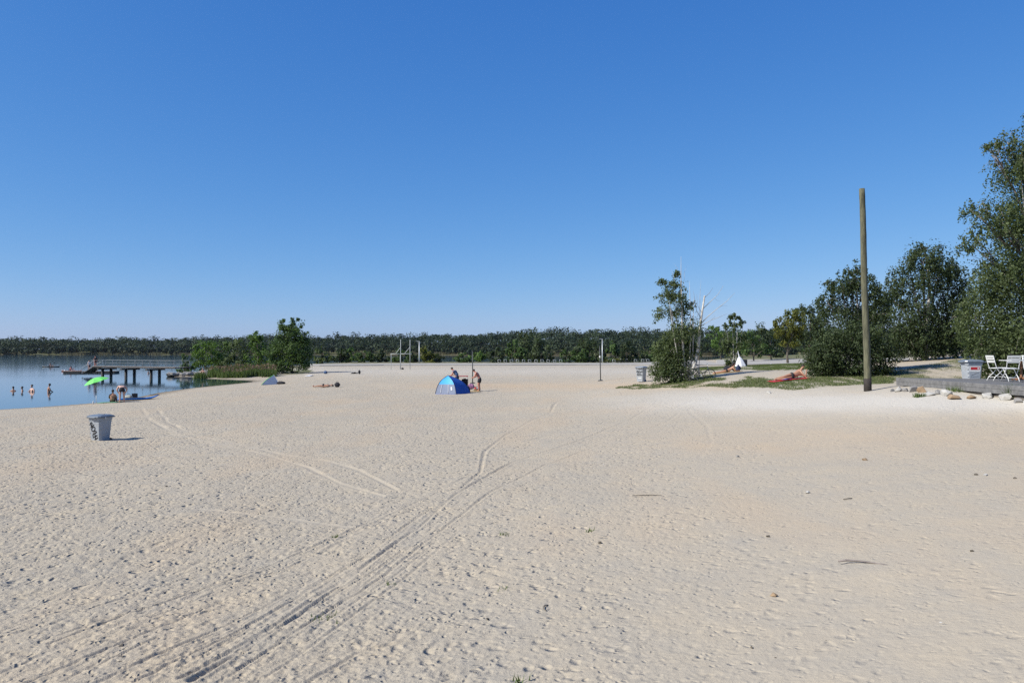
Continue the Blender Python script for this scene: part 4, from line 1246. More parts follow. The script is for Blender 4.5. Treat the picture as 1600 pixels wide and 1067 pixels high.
# ------------------------------------------------------------------ deck with stones, table and chairs
DZ = 2.4
dc = at_z(1402.5, 590.2, DZ); df = at_z(1600, 603.3, DZ); dbk = at_z(1600, 592.3, DZ)
e1 = (df - dc); L1 = np.linalg.norm(e1); e1 /= L1
e2 = (dbk - dc); e2 /= np.linalg.norm(e2)
def build_deck():
    root = empty('wooden_deck', dc, 0, 'low weathered grey plank deck entering from the right edge', 'deck')
    n = 84; wd = .142; Ld = 9.0
    m = MB()
    v = lambda a, b, z: tuple(e1 * a + e2 * b + np.array((0, 0, z)))
    for (z) in (0, -.035): m.poly([v(0, .0, z), v(0, Ld, z), v(wd - .008, Ld, z), v(wd - .008, 0, z)], z < 0)
    bm = m.bm; bm.verts.ensure_lookup_table()
    q = list(bm.verts)
    for i in range(4): bm.faces.new((q[i], q[(i + 1) % 4], q[4 + (i + 1) % 4], q[4 + i]))
    first = m.build('plank', M['deck_wood'], root)
    r = random.Random(3)
    for i in range(1, n):
        o = first.copy(); COL.objects.link(o); o.parent = root
        o.location = tuple(e1 * wd * i + np.array((0, 0, r.uniform(-.004, .004))))
    ang = math.atan2(e1[1], e1[0])
    nrm = np.array((e1[1], -e1[0], 0)); nrm = nrm if nrm[0] < 0 else -nrm
    for a0, a1 in ((-.02, 4.4), (4.41, 9.2), (9.21, 12.1)):
        for z, h, off in ((-.075, .145, .03), (-.225, .148, .024)):
            c = e1 * (a0 + a1) / 2 + nrm * off + np.array((0, 0, z))
            MB().box(c, (a1 - a0, .05, h), ang, bevel=.008).build('fascia_board', M['deck_wood'], root)
    MB().box(e1 * 6.6 - nrm * .10 + np.array((0, 0, -.38)), (10.5, .10, .10), ang, bevel=.01).build('bearer', M['pier_wood'], root)
    ang2 = math.atan2(e2[1], e2[0])
    MB().box(e2 * 4.5 - e1 * .04 + np.array((0, 0, -.12)), (9.0, .05, .20), ang2, bevel=.008).build('fascia_board', M['deck_wood'], root)
    for a in (.3, 3.0, 5.7, 8.4, 11.1):
        for b in (.3, 3.0, 6.0):
            MB().box(e1 * a + e2 * b + np.array((0, 0, -.45)), (.12, .12, .8)).build('post', M['pier_wood'], root)
build_deck()

def rock(name, label, loc, s, material, seed, group=None, flat=.65, cat='stone'):
    r = random.Random(seed)
    bm = bmesh.new()
    for _ in range(18):
        d = Vector((r.gauss(0, 1), r.gauss(0, 1), r.gauss(0, 1))).normalized()
        bm.verts.new(Vector((d.x * s[0], d.y * s[1], d.z * s[2])) * r.uniform(.78, 1.05))
    res = bmesh.ops.convex_hull(bm, input=bm.verts)
    bmesh.ops.delete(bm, geom=[g_ for g_ in res['geom_interior'] if isinstance(g_, bmesh.types.BMVert)], context='VERTS')
    me = bpy.data.meshes.new(name); bm.to_mesh(me); bm.free()
    me.materials.append(material)
    o = link(bpy.data.objects.new(name, me))
    o.location = (loc[0], loc[1], loc[2] + s[2] * .35); o.rotation_euler = (0, 0, r.uniform(0, 6))
    return tag(o, label, cat, group)
M['stone_white'] = mat('limestone', (.37, .355, .32), .9, .15, 5, bump=.02)
M['stone_grey'] = mat('grey_stone', (.21, .20, .185), .9, .2, 5, bump=.02)
M['stone_rust'] = mat('rusty_stone', (.25, .175, .105), .9, .25, 5, bump=.02)
for i, (px, py, w, h, mt, lab) in enumerate([
    (1394.5,611,4,3,'stone_grey','small grey stone, leftmost in the row below the deck'),
    (1404,611,7,5,'stone_white','bluish white stone below the left corner of the deck'),
    (1414,611,6,4,'stone_grey','grey stone tucked in the shade right of the bluish white one'),
    (1427,611,9,5.5,'stone_grey','broad grey stone left of the orange brown one below the deck'),
    (1441,612,10,5.5,'stone_rust','orange brown block stone below the deck'),
    (1452,617,9,4.5,'stone_white','pale flat stone just right of the orange brown block'),
    (1466,615,6,4,'stone_grey','small grey stone behind the slanting pale slab'),
    (1478,617,10,6,'stone_white','slanting pale slab in the middle of the stone row'),
    (1490,622,12,4,'stone_rust','long low brownish stone right of the slanting slab'),
    (1517,622,8,3.5,'stone_rust','half buried brownish stone right of the long low one'),
    (1543,621,12,5.5,'stone_white','large white stone with a smaller one on its right end'),
    (1547,615,5,4,'stone_white','small pale stone sitting on the large white stone'),
    (1571,624,11,6,'stone_white','white stone left of the green tuft by the deck'),
    (1590,628,8,4,'stone_grey','flat stone at the right edge under the green tuft'),
    (1603,630,8,6,'stone_white','pale stone cut by the right edge of the picture')]):
    g = ground(px, py + 1); k = g[1] / F
    rock('stone', lab, g, (w * k * 1.05, w * k * .8, h * k * 1.5), M[mt], 300 + i, 'stones below the deck')
def tuft(label, loc, n, h, rad, seed, mt='grass'):
    r = np.random.default_rng(seed)
    P = np.asarray(loc) + np.stack([np.clip(r.normal(0, rad, n), -1.6 * rad, 1.6 * rad), np.clip(r.normal(0, rad, n), -1.6 * rad, 1.6 * rad), np.zeros(n)], -1)
    o = blades('grass_tuft', label, 'grass', P, h, .012, M[mt], .35, seed)
    return o
tuft('bushy green tuft by the right end of the stone row', ground(1583, 622), 420, .42, .11, 401, 'reed')
tuft('low green tuft left of the slanting slab', ground(1436, 620), 160, .16, .10, 402, 'reed')
tuft('green weeds between the stones under the deck', ground(1500, 611), 220, .2, .22, 403, 'reed')

def folding_chair(label, loc, rz):
    """slatted bistro chair with crossing curved legs; it faces +X"""
    root = empty('folding_chair', loc, rz, label, 'chair', 'white folding chairs on the deck')
    for s in (-1, 1):
        y = s * .20
        MB().tube([(-.28, y, .92), (-.20, y, .62), (-.14, y, .45), (0, y, .27), (.16, y, .15), (.24, y, .01)], .014, 6).build('frame_tube', M['white_paint'], root, True)
        MB().tube([(.24, y * .86, .46), (.10, y * .86, .42), (-.02, y * .86, .29), (-.20, y * .86, .14), (-.27, y * .86, .01)], .014, 6).build('frame_tube', M['white_paint'], root, True)
    for k in range(6): MB().box((-.15 + .078 * k, 0, .465 + .004 * k), (.058, .44, .018), bevel=.004).build('seat_slat', M['white_paint'], root)
    R_ = Matrix.Rotation(math.radians(-14), 4, 'Y')
    for z in (.70, .80, .89): MB().box((-.285 + (.92 - z) * .26, 0, z), (.016, .44, .07), M=R_, bevel=.004).build('back_slat', M['white_paint'], root)
    for x, z in ((.15, .155), (-.19, .145)): MB().tube([(x, -.2, z), (x, .2, z)], .010, 6).build('stretcher', M['white_paint'], root, True)
    return root
def on_deck(px, py): return at_z(px, py, DZ + .006)
folding_chair('white folding chair seen from the side, leftmost on the deck', on_deck(1558, 595.2), math.radians(4))
folding_chair('white folding chair seen from behind, pulled up to the white table', on_deck(1579, 596.5), math.radians(82))
folding_chair('white folding chair cut by the right edge behind the white table', on_deck(1612, 593.4), math.radians(-100))
def table():
    c = on_deck(1596, 594.6)
    root = empty('slatted_table', c, 0, 'white slatted table on a brown pedestal foot on the deck', 'table')
    for k in range(7): MB().box((0, -.33 + .11 * k, .74), (1.2, .095, .025), bevel=.004).build('top_slat', M['white_paint'], root)
    for s in (-1, 1): MB().box((s * .35, 0, .715), (.04, .7, .025)).build('top_batten', M['white_paint'], root)
    MB().lathe([(.05, .03), (.045, .2), (.035, .4), (.05, .5), (.06, .56), (.035, .62), (.05, .705)], 12).build('pedestal', M['wood_brown'], root, True)
    for k in range(4):
        a = k * math.pi / 2 + .5
        MB().tube([(0, 0, .10), (.18 * math.cos(a), .18 * math.sin(a), .07), (.34 * math.cos(a), .34 * math.sin(a), .02)], [.04, .032, .02], 6).build('foot', M['wood_brown'], root, True)
table()
g = at_z(1517.5, 592.5, DZ) + np.array((0, .9, 0)); g[2] = hz(g[0], g[1])
g[0] = (1517.5 - 800) / F * g[1]
bn, fr, sd_ = make_bin('grey wheeled bin with a red and white sticker behind the deck', (g[0], g[1], 2.07), math.radians(-92), 1.0)
m = MB(); ribbon(m, sd_, [[(.02,.80),(.96,.80)]], .22, .004); stk = m.build('sticker', M['white_paint'], bn)
m = MB(); ribbon(m, sd_, [[(.14,.83),(.88,.83)]], .11, .007); m.build('red_print', M['red'], stk)
m = MB(); ribbon(m, sd_, [[(.70,.83),(.82,.83)]], .06, .010); m.build('white_print', M['white_paint'], stk)
M['panel_line'] = M['bin_lid']
m = MB(); ribbon(m, sd_, [[(.15,.45),(.85,.62)], [(.1,.38),(.9,.40)], [(.3,.05),(.85,.30)]], .012, .004); m.build('moulded_line', M['bin_lid'], bn)
for px, py, lab in ((1497.5, 555, 'pale concrete block seat in the shade at the end of the sandy trail'), (1515, 555, 'dark concrete block seat in the shade, right of the pale one')):
    D = 61; p = gpx(px, D)
    m = MB(); m.box((0, 0, .2), (.42, .42, .46), .3, bevel=.03)
    o = m.build('block_seat', mat('concrete_' + str(px), (.30, .30, .33) if px < 1500 else (.10, .085, .09), .9, .2, 5)); o.location = [float(c) for c in p]
    tag(o, lab, 'seat', 'block seats at the trail end')
# ------------------------------------------------------------------ tents and the family by the blue tent
def shell_panel(m, a, b, top, out, n=8, t0=0.0, t1=1.0, bulge=.16):
    """curved tent panel from the base edge a-b up to the top; ribs bow outward"""
    a, b, top, out = Vector(a), Vector(b), Vector(top), Vector(out)
    rows = []
    for i in range(n + 1):
        t = t0 + (t1 - t0) * i / n
        row = []
        for j in range(9):
            s = j / 8
            p = a.lerp(b, s)
            q = p.lerp(top, t)
            k = math.sin(math.pi * min(t, 1)) * bulge
            ra = (a - Vector((top.x, top.y, a.z))); rb = (b - Vector((top.x, top.y, b.z)))
            q = q + ra.lerp(rb, s) * k * 1.15 + Vector((0, 0, k * .9))
            q = q - out * .05 * math.sin(math.pi * s) * math.sin(math.pi * t)
            row.append(q)
        rows.append(row)
    m.grid(rows)
    return rows

def blue_tent():
    g = ground(707, 616); g = g + np.array((0, .75, 0)); g[2] = hz(g[0], g[1])
    root = empty('beach_tent', g, 0, 'blue pop up beach tent with grey mesh windows on the sand', 'tent')
    k = g[1] / F
    A = Vector((-27 * k, -.55, .0)); B = Vector((6 * k, -.95, .0)); C = Vector((27 * k, .25, .0)); Dd = Vector((-6 * k, .85, .0)); T = Vector((-8 * k, -.10, 1.30))
    panels = [(A, B, 'tent_light'), (B, C, 'tent_dark'), (C, Dd, 'tent_dark'), (Dd, A, 'tent_light')]
    for i, (p, q, mt) in enumerate(panels):
        mid = (p + q) / 2 - Vector((T.x, T.y, 0)); mid.z = 0; out = mid.normalized()
        if i == 0:
            m = MB(); shell_panel(m, p, q, T, out, 6, .42, 1.0); m.build('panel', M['tent_light'], root, True)
            m = MB(); shell_panel(m, p, q, T, out, 5, 0.0, .42); w = m.build('window_band', M['tent_mesh'], root, True)
            for s in (.34, .70):
                m = MB()
                rows = shell_panel(MB(), p, q, T, out, 5, .02, .40)
                j = int(s * 8)
                m.tube([r_[j] + out * .012 for r_ in rows], .018, 5)
                m.build('window_seam', M['white_cloth'], w, True)
            rows = shell_panel(MB(), p, q, T, out, 5, 0.0, .06)
            MB().tube([v + out * .01 for v in rows[0]], .025, 6).build('hem', M['tent_dark'], root, True)
            rows = shell_panel(MB(), p, q, T, out, 5, .16, .40)
            m = MB(); m.grid([[r_[6] + out * .02, r_[6].lerp(r_[7], .7) + out * .02] for r_ in rows[:4]]); m.build('pocket', M['white_cloth'], w)
        else:
            m = MB(); shell_panel(m, p, q, T, out, 9); m.build('panel', M[mt], root, True)
    for p in (A, B, C, Dd):
        m = MB(); rows = shell_panel(MB(), p, p + Vector((.001, 0, 0)), T, Vector((0, 0, 0)), 10)
        m.tube([r_[0] for r_ in rows], .018, 6); m.build('rib', M['navy_cloth'], root, True)
blue_tent()

def silver_tent():
    g = ground(421, 601.3); g = g + np.array((0, .6, 0)); g[2] = hz(g[0], g[1])
    root = empty('beach_shelter', g, 0, 'small pale silver beach shelter at the edge of the cove', 'tent')
    k = g[1] / F
    A = Vector((-12 * k, -.75, 0)); B = Vector((11 * k, .20, 0)); C = Vector((6 * k, 1.0, 0)); Dd = Vector((-9 * k, .35, 0)); T = Vector((3 * k, .15, 15 * k))
    for i, (p, q) in enumerate(((A, B), (Dd, A), (C, Dd))):
        mid = (p + q) / 2 - Vector((T.x, T.y, 0)); mid.z = 0
        m = MB(); shell_panel(m, p, q, T, mid.normalized(), 8, bulge=.05); m.build('panel', M['tent_grey'], root, True)
    for p in (A, B, C, Dd):
        rows = shell_panel(MB(), p, p + Vector((.001, 0, 0)), T, Vector((0, 0, 0)), 8, bulge=.05)
        MB().tube([r_[0] for r_ in rows], .02, 6).build('rib', M['white_cloth'] if p is not A else M['green_cloth'], root, True)
    MB().poly([A + Vector((.02, 0, .02)), B + Vector((0, .02, .02)), C + Vector((0, 0, .02)), Dd + Vector((0, 0, .02))]).build('ground_sheet', M['navy_cloth'], root)
silver_tent()

g = ground(748, 611.2)
person('shirtless man in black shorts bending over beach toys beside the blue tent', g, math.radians(78), BEND_HALF, 'skin_red', 'hair_dark', 'black_cloth', scale=1.03, leg_len=.75)
g = ground(713, 606.5)
person('person in a grey blue shirt stooping behind the blue tent', g, math.radians(70), BEND_HALF, 'skin_red', 'hair_dark', 'navy_cloth', 'blue_cloth', scale=1.02, leg_len=.8)

def bag(name, label, loc, size, material, rz=0, strap=True, lump=.12, seed=2, cat='bag', group=None):
    root = empty(name, loc, rz, label, cat, group)
    m = MB(); m.ball((0, 0, size[2] * .5), (size[0] / 2, size[1] / 2, size[2] / 2), 3, lump, seed)
    for v in m.bm.verts: v.co.z = max(v.co.z, .0)
    m.build('body', material, root, True)
    if strap:
        MB().tube([(-size[0] * .25, 0, size[2] * .85), (-size[0] * .1, 0, size[2] * 1.18), (size[0] * .1, 0, size[2] * 1.18), (size[0] * .25, 0, size[2] * .85)], .014, 6).build('strap', M['black_cloth'], root, True)
    MB().box((0, -size[1] * .47, size[2] * .40), (size[0] * .55, size[1] * .14, size[2] * .38), bevel=.02).build('pocket', material, root)
    return root

def pushchair():
    g = ground(726, 614)
    root = empty('pushchair', g, math.radians(8), 'black pushchair parked against the right side of the blue tent', 'pushchair')
    for x, y, r_ in ((-.22, -.25, .14), (.22, -.25, .14), (-.22, .30, .10), (.22, .30, .10)):
        w = MB(); w.ring((x, y, r_), r_ - .02, .02, 'X', 16, 6)
        wh = w.build('wheel', M['rubber'], root, True)
        h = MB(); h.tube([(x - .015, y, r_), (x + .015, y, r_)], .03, 8)
        for q in range(5):
            a = q * 2 * math.pi / 5; h.tube([(x, y, r_), (x, y + (r_ - .02) * math.cos(a), r_ + (r_ - .02) * math.sin(a))], .006, 4)
        h.build('hub', M['steel'], wh)
    for s in (-1, 1):
        MB().tube([(s * .22, .30, .12), (s * .22, .02, .55), (s * .22, -.28, 1.0)], .016, 6).build('frame_tube', M['dark_steel'], root, True)
        MB().tube([(s * .22, -.25, .14), (s * .22, .05, .50)], .014, 6).build('frame_tube', M['dark_steel'], root, True)
    MB().tube([(-.22, -.28, 1.0), (.22, -.28, 1.0)], .02, 7).build('handlebar', M['black'], root, True)
    m = MB(); m.grid([[(-.2, .32, .42), (.2, .32, .42)], [(-.2, .05, .42), (.2, .05, .42)], [(-.2, -.12, .62), (.2, -.12, .62)], [(-.2, -.2, .88), (.2, -.2, .88)]])
    o = m.build('seat', M['black_cloth'], root); so = o.modifiers.new('thickness', 'SOLIDIFY'); so.thickness = .05
    m = MB(); rows = []
    for i in range(7):
        a = math.radians(95 - 18 * i)
        rows.append([(x, -.16 + .34 * math.cos(a), .72 + .34 * math.sin(a) * (1 - .25 * (x / .22) ** 2)) for x in (-.22, -.15, -.07, 0, .07, .15, .22)])
    m.grid(rows); o = m.build('hood', M['black_cloth'], root, True); so = o.modifiers.new('thickness', 'SOLIDIFY'); so.thickness = .02
    MB().box((0, -.02, .22), (.36, .36, .16), bevel=.03).build('basket', M['black_cloth'], root)
pushchair()
bag('backpack', 'dark blue backpack beside the wheels of the pushchair', ground(731, 614.4), (.34, .26, .52), M['navy_cloth'], .3, seed=5)
bag('beach_bag', 'pink and violet beach bag hanging bright right of the pushchair', ground(736.5, 608), (.46, .32, .42), M['pink'], .2, seed=6, lump=.22)

def red_table():
    g = ground(721, 605)
    root = empty('folding_table', g, 0, 'narrow red folding table standing behind the blue tent', 'table')
    MB().box((0, 0, .88), (1.05, .45, .05), bevel=.012).build('top', M['red'], root)
    m = MB()
    for k in range(5): m.box((-.4 + .2 * k, -.229, .88), (.07, .006, .035))
    m.build('edge_stripes', M['black_cloth'], root)
    for x in (-.45, .45):
        for y in (-.18, .18): MB().tube([(x, y, 0), (x * .98, y, .86)], .014, 6).build('leg', M['steel'], root, True)
red_table()

def toys():
    g = ground(745, 611)
    root = empty('toy_basket', g, 0, 'shallow cream tub of coloured beach toys at the bending man\'s feet', 'tub')
    MB().lathe([(.22, 0), (.30, .16), (.31, .17), (.28, .165), (.20, .03)], 18).build('tub', mat('cream_plastic', (.50, .43, .31), .5, .1, 6), root, True)
    MB().ball((-.1, 0, .20), (.10, .10, .10), 2).build('ball', M['red'], root, True)
    MB().lathe([(.06, .1), (.08, .26), (.085, .26), (.06, .12)], 12, (.12, -.05, 0)).build('bucket', M['blue_cloth'], root, True)
    MB().ball((.05, .12, .19), (.11, .07, .07), 2).build('mould', M['white_cloth'], root, True)
toys()
o = sheet('towel', 'pale towel lying on the sand between the blue tent and the bending man', 'towel', ground(740, 612), 1.0, .5, .2, M['straw'], seed=3)

# ------------------------------------------------------------------ posts and frames on the beach
def net_post(label, px, py, top, lean, tag_on):
    g = ground(px, py); k = g[1] / F
    h = (py - top) * k
    root = empty('net_post', g, 0, label, 'post', 'volleyball posts')
    MB().tube([(0, 0, -.2), (lean * .3, 0, h * .4), (lean, 0, h)], .042, 10).build('pole', M['dark_steel'], root, True)
    MB().lathe([(.22, -.02), (.20, .05), (.08, .09), (.06, .10)], 14).build('base', M['dark_steel'], root, True)
    MB().tube([(lean, 0, h - .02), (lean, 0, h + .015)], .058, 10).build('cap', M['dark_steel'], root, True)
    if tag_on: MB().tube([(lean * .75, 0, h * .66), (lean * .75, 0, h * .72)], .058, 10).build('white_band', M['white_paint'], root, True)
net_post('thin dark volleyball post between the blue tent and the bending man', 738.5, 599, 548, -.02, False)
net_post('thin dark volleyball post with a white band, alone on the open sand', 938.5, 595, 541, -.08, True)

M['frame_grey'] = mat('frame_grey', (.36, .38, .37), .6, .12, 5)
def climbing_frame():
    g = gpx(626, 119)
    k = 119 / F
    root = empty('climbing_frame', g, 0, 'pale metal climbing frame with two tall posts at the far end of the beach', 'climbing frame')
    X = lambda px: (px - 626) * k
    hi, lo = 4.45, 2.32
    for px, y, h in ((626.5, -.3, hi), (640, .5, hi), (611.5, -.2, lo), (624.5, .6, lo)):
        MB().tube([(X(px), y, -.2), (X(px), y, h)], .042 if h > 3 else .034, 8).build('post', M['frame_grey'], root, True)
    MB().tube([(X(610.5), -.2, lo), (X(626.5), -.3, lo)], .045, 8).build('bar', M['frame_grey'], root, True)
    MB().tube([(X(624.5), .6, lo), (X(643), .5, lo)], .045, 8).build('bar', M['frame_grey'], root, True)
    MB().tube([(X(611.5), -.2, lo), (X(624.5), .6, lo)], .04, 8).build('bar', M['frame_grey'], root, True)
    MB().tube([(X(618.5), -.25, lo), (X(626.5), -.3, lo + .98)], .04, 8).build('brace', M['frame_grey'], root, True)
    MB().tube([(X(631), .55, lo), (X(640), .5, lo + 1.02)], .04, 8).build('brace', M['frame_grey'], root, True)
climbing_frame()
bag('bag', 'small black bag dropped at the foot of the climbing frame', gpx(629, 118), (.42, .3, .26), M['black_cloth'], 0, seed=8)

def lamp_post(label, px, D, top):
    g = gpx(px, D); h = (567.5 - top) * D / F
    root = empty('lamp_post', g, 0, label, 'lamp', 'lamp posts on the far path')
    MB().tube([(0, 0, -.1), (0, 0, .9), (0, 0, h)], [.12, .10, .075], 10).build('pole', M['steel'], root, True)
    MB().box((-.25, 0, h + .04), (.85, .22, .10), bevel=.03).build('lamp_head', M['steel'], root)
lamp_post('pale lamp post right of the climbing frame on the far path', 655, 192, 534)
lamp_post('pale lamp post behind the dark volleyball post on the far path', 941, 190, 530)

def bike_stand():
    root = empty('bicycle_stand', (0, 0, 0), 0, 'pale metal hoop in the row of bicycle stands on the far path', 'bike stand', 'row of bicycle stands')
    MB().tube([(-.32, 0, -.1), (-.32, 0, .70), (-.28, 0, .82), (-.2, 0, .86), (.2, 0, .86), (.28, 0, .82), (.32, 0, .70), (.32, 0, -.1)], .038, 7).build('hoop', M['steel'], root, True)
    MB().tube([(-.32, 0, .35), (.32, 0, .35)], .02, 6).build('rail', M['steel'], root, True)
    return root
st0 = bike_stand()
ORD = 'first second third fourth fifth sixth seventh eighth ninth tenth eleventh'.split()
for i, px in enumerate([780, 789.5, 799, 808.5, 818, 827.5, 837.5, 847, 856.5, 866.5, 876, 959, 993, 1004, 1012]):
    o = st0 if i == 0 else copy_tree(st0)
    o.location = [float(c) for c in gpx(px, 186)]
    if i < 11: o['label'] = ORD[i] + ' pale metal bicycle hoop from the left in the long row of stands'
    if i >= 11: o['label'] = ORD[i - 11] + ' metal bicycle hoop from the left among the parked bicycles right of the lamp post'; o['group'] = 'bicycle stands beside the lamp post'

def bicycle(label, loc, rz, lean=.12, frame='dark_steel', group=None):
    root = empty('bicycle', loc, rz, label, 'bicycle', group)
    root.rotation_euler = (lean, 0, rz)
    for x in (-.52, .52):
        w = MB(); w.ring((x, 0, .34), .325, .020, 'Y', 24, 6); ty = w.build('wheel', M['rubber'], root, True)
        r_ = MB(); r_.ring((x, 0, .34), .30, .010, 'Y', 20, 5); r_.tube([(x, -.04, .34), (x, .04, .34)], .02, 6)
        for q in range(10):
            a = q * math.pi / 5; r_.tube([(x, 0, .34), (x + .30 * math.cos(a), 0, .34 + .30 * math.sin(a))], .003, 3)
        r_.build('rim', M['dark_steel'], ty)
    f = MB(); bb = (-.08, 0, .29); st = (-.22, 0, .80); hd = (.36, 0, .82); hl = (.40, 0, .66)
    for a, b in ((bb, st), (st, hd), (bb, hl), (bb, (-.52, 0, .34)), (st, (-.52, 0, .34)), (hd, (.52, 0, .34))): f.tube([a, b], .018, 6)
    f.build('frame', M[frame], root, True)
    MB().tube([(.30, -.28, .98), (.38, -.12, 1.0), (.36, 0, .98), (.38, .12, 1.0), (.30, .28, .98)], .013, 6).tube([(.36, 0, .80), (.36, 0, .98)], .015, 6).build('handlebar', M['steel'], root, True)
    MB().tube([(-.22, 0, .80), (-.235, 0, .90)], .014, 6).build('seat_post', M['steel'], root)
    MB().ball((-.24, 0, .93), (.14, .075, .035), 2).build('saddle', M['black_cloth'], root, True)
    c = MB(); c.ring((-.08, -.05, .29), .085, .008, 'Y', 14, 5); c.tube([(-.08, -.06, .29), (.04, -.10, .20)], .010, 5); c.tube([(-.08, .06, .29), (-.20, .10, .38)], .010, 5)
    c.build('crankset', M['steel'], root)
    return root
bicycle('dark bicycle with its front wheel turned to the camera at the birch foot', gpx(1085, 49.2), math.radians(-62), .1, 'dark_steel')
bicycle('dark bicycle parked side on just right of the birch stems', gpx(1096, 49.8), math.radians(-14), -.08, 'navy_cloth')
for px, lab in ((886, 'dark bicycle at the right end of the long row of stands'), (949, 'bicycle parked among the yellow weeds by the lamp post'), (968, 'bicycle parked right of the yellow weeds'), (1006, 'bicycle in the stands above the middle grey bin'), (978, 'bicycle parked under the dark bush left of the middle grey bin')):
    bicycle(lab, gpx(px, 187.5), math.radians(random.uniform(10, 60)), .05, 'dark_steel', 'bicycles parked on the far path')

# ------------------------------------------------------------------ people on the turf
g = gpx(1136, 54.5)
sheet('towel', 'yellow towel under the woman lying on her front', 'towel', g, 1.9, .8, 0, M['straw'], seed=5)
person('woman in a dark bikini lying on her front, propped on her elbows', g + np.array((0, 0, .0)), 0, PRONE, 'skin_tan', 'hair_dark', 'black_cloth', face=(1, 0, -.1), leg_len=.12, strap='black_cloth', long_hair=True, scale=.97, follow=True)
bag('bag', 'black bag behind the woman lying on her front', gpx(1136.5, 56.2), (.5, .35, .42), M['black_cloth'], 0, seed=9)
bag('bag', 'dark blue bag in front of the head of the woman lying on her front', gpx(1153.5, 55.2), (.30, .30, .42), M['navy_cloth'], 0, seed=19, lump=.25)
g = gpx(1240, 41.2)
sheet('towel', 'red towel under the woman lying on her side', 'towel', g + np.array((-.25, -.05, 0)), 2.0, .9, .02, M['red'], seed=6)
person('woman in black swim bottoms lying on her side on the red towel', g + np.array((-.05, 0, .02)), math.radians(2), SIDE, 'skin_tan', 'hair_dark', 'black_cloth', face=(.5, -.8, .1), leg_len=.18, scale=.98, follow=True)
sheet('cloth', 'small blue cloth on the front edge of the red towel', 'cloth', gpx(1229, 40.6) + np.array((0, 0, .03)), .4, .28, .5, M['tent_dark'], .05, 7, lift=.06)
g = gpx(1142, 83)
person('person in blue sitting under the thin birch', g, math.radians(160), SIT, 'skin', 'hair_blond', 'blue_cloth', 'tent_grey')

def draped_cloth():
    g = gpx(1158, 80)
    root = empty('draped_cloth', g, 0, 'white sheet hung in a pointed heap on the turf, its shaded right side a black block', 'cloth')
    m = MB(); rows = []
    for i in range(9):
        t = i / 8; row = []
        for j in range(25):
            a = 2 * math.pi * j / 24
            r_ = (.52 * (1 - t) ** .75 + .05) * (1 + .13 * math.sin(a * 7 + 1) * (1 - t))
            row.append((r_ * math.cos(a) - .18 * t, r_ * .8 * math.sin(a), 1.02 * t ** .9))
        rows.append(row)
    m.grid(rows); m.build('sheet', M['white_cloth'], root, True)
    MB().tube([(-.16, 0, .85), (-.22, .02, 1.15), (-.30, 0, 1.38), (-.33, 0, 1.58)], [.09, .06, .04, .015], 8).build('peak', M['white_cloth'], root, True)
    MB().box((.42, .1, .35), (.34, .5, .74), bevel=.05).build('shaded_side', M['black_cloth'], root)  # black box stands in for the dark shade on the cloth's right side
draped_cloth()
g = ground(1211.5, 557.2); person('person sitting upright on the distant sandy bank behind the lawn', g, math.radians(200), SIT, 'skin', 'hair_dark', 'black_cloth', 'tent_grey')
g = ground(1202.5, 557.4); person('person lying flat on the distant sandy bank behind the lawn', g, 0, BACK_LYING, 'skin_tan', 'hair_dark', 'black_cloth', face=(0, 0, 1), leg_len=.1)

# ------------------------------------------------------------------ people and things on the open sand
g = ground(508, 605.2)
person('person lying on their back on the open sand, head beside a black bag', g + np.array((-.1, 0, .02)), 0, BACK_LYING, 'skin_tan', 'hair_dark', 'black_cloth', face=(0, 0, 1), leg_len=.16, strap='black_cloth', follow=True)
bag('bag', 'black bag at the head of the person lying on the open sand', ground(527, 605), (.48, .40, .42), M['black_cloth'], 0, seed=11)
bag('bag', 'upright black bag standing on the sand left of the climbing frame', ground(561.5, 584.5), (.30, .28, .50), M['black_cloth'], 0, seed=12)
sheet('towel', 'crumpled dark towel beside the upright black bag', 'towel', ground(554, 583.6), .75, 1.6, .1, M['black_cloth'], .14, 13)
sheet('towel', 'white towel lying at the edge of the poplar\'s shade', 'towel', ground(483, 587.6), .8, 1.4, 0, M['white_cloth'], .06, 14)
bag('bag', 'grey bag lying in the shade of the tallest poplar', ground(508.5, 584), (.5, .5, .38), M['blue_cloth'], 0, seed=15)
bag('bag', 'long low black lump lying right of the silver beach shelter', ground(438.5, 600.2), (.9, .5, .26), M['black_cloth'], 0, seed=16)  # long low black lump beside the shelter

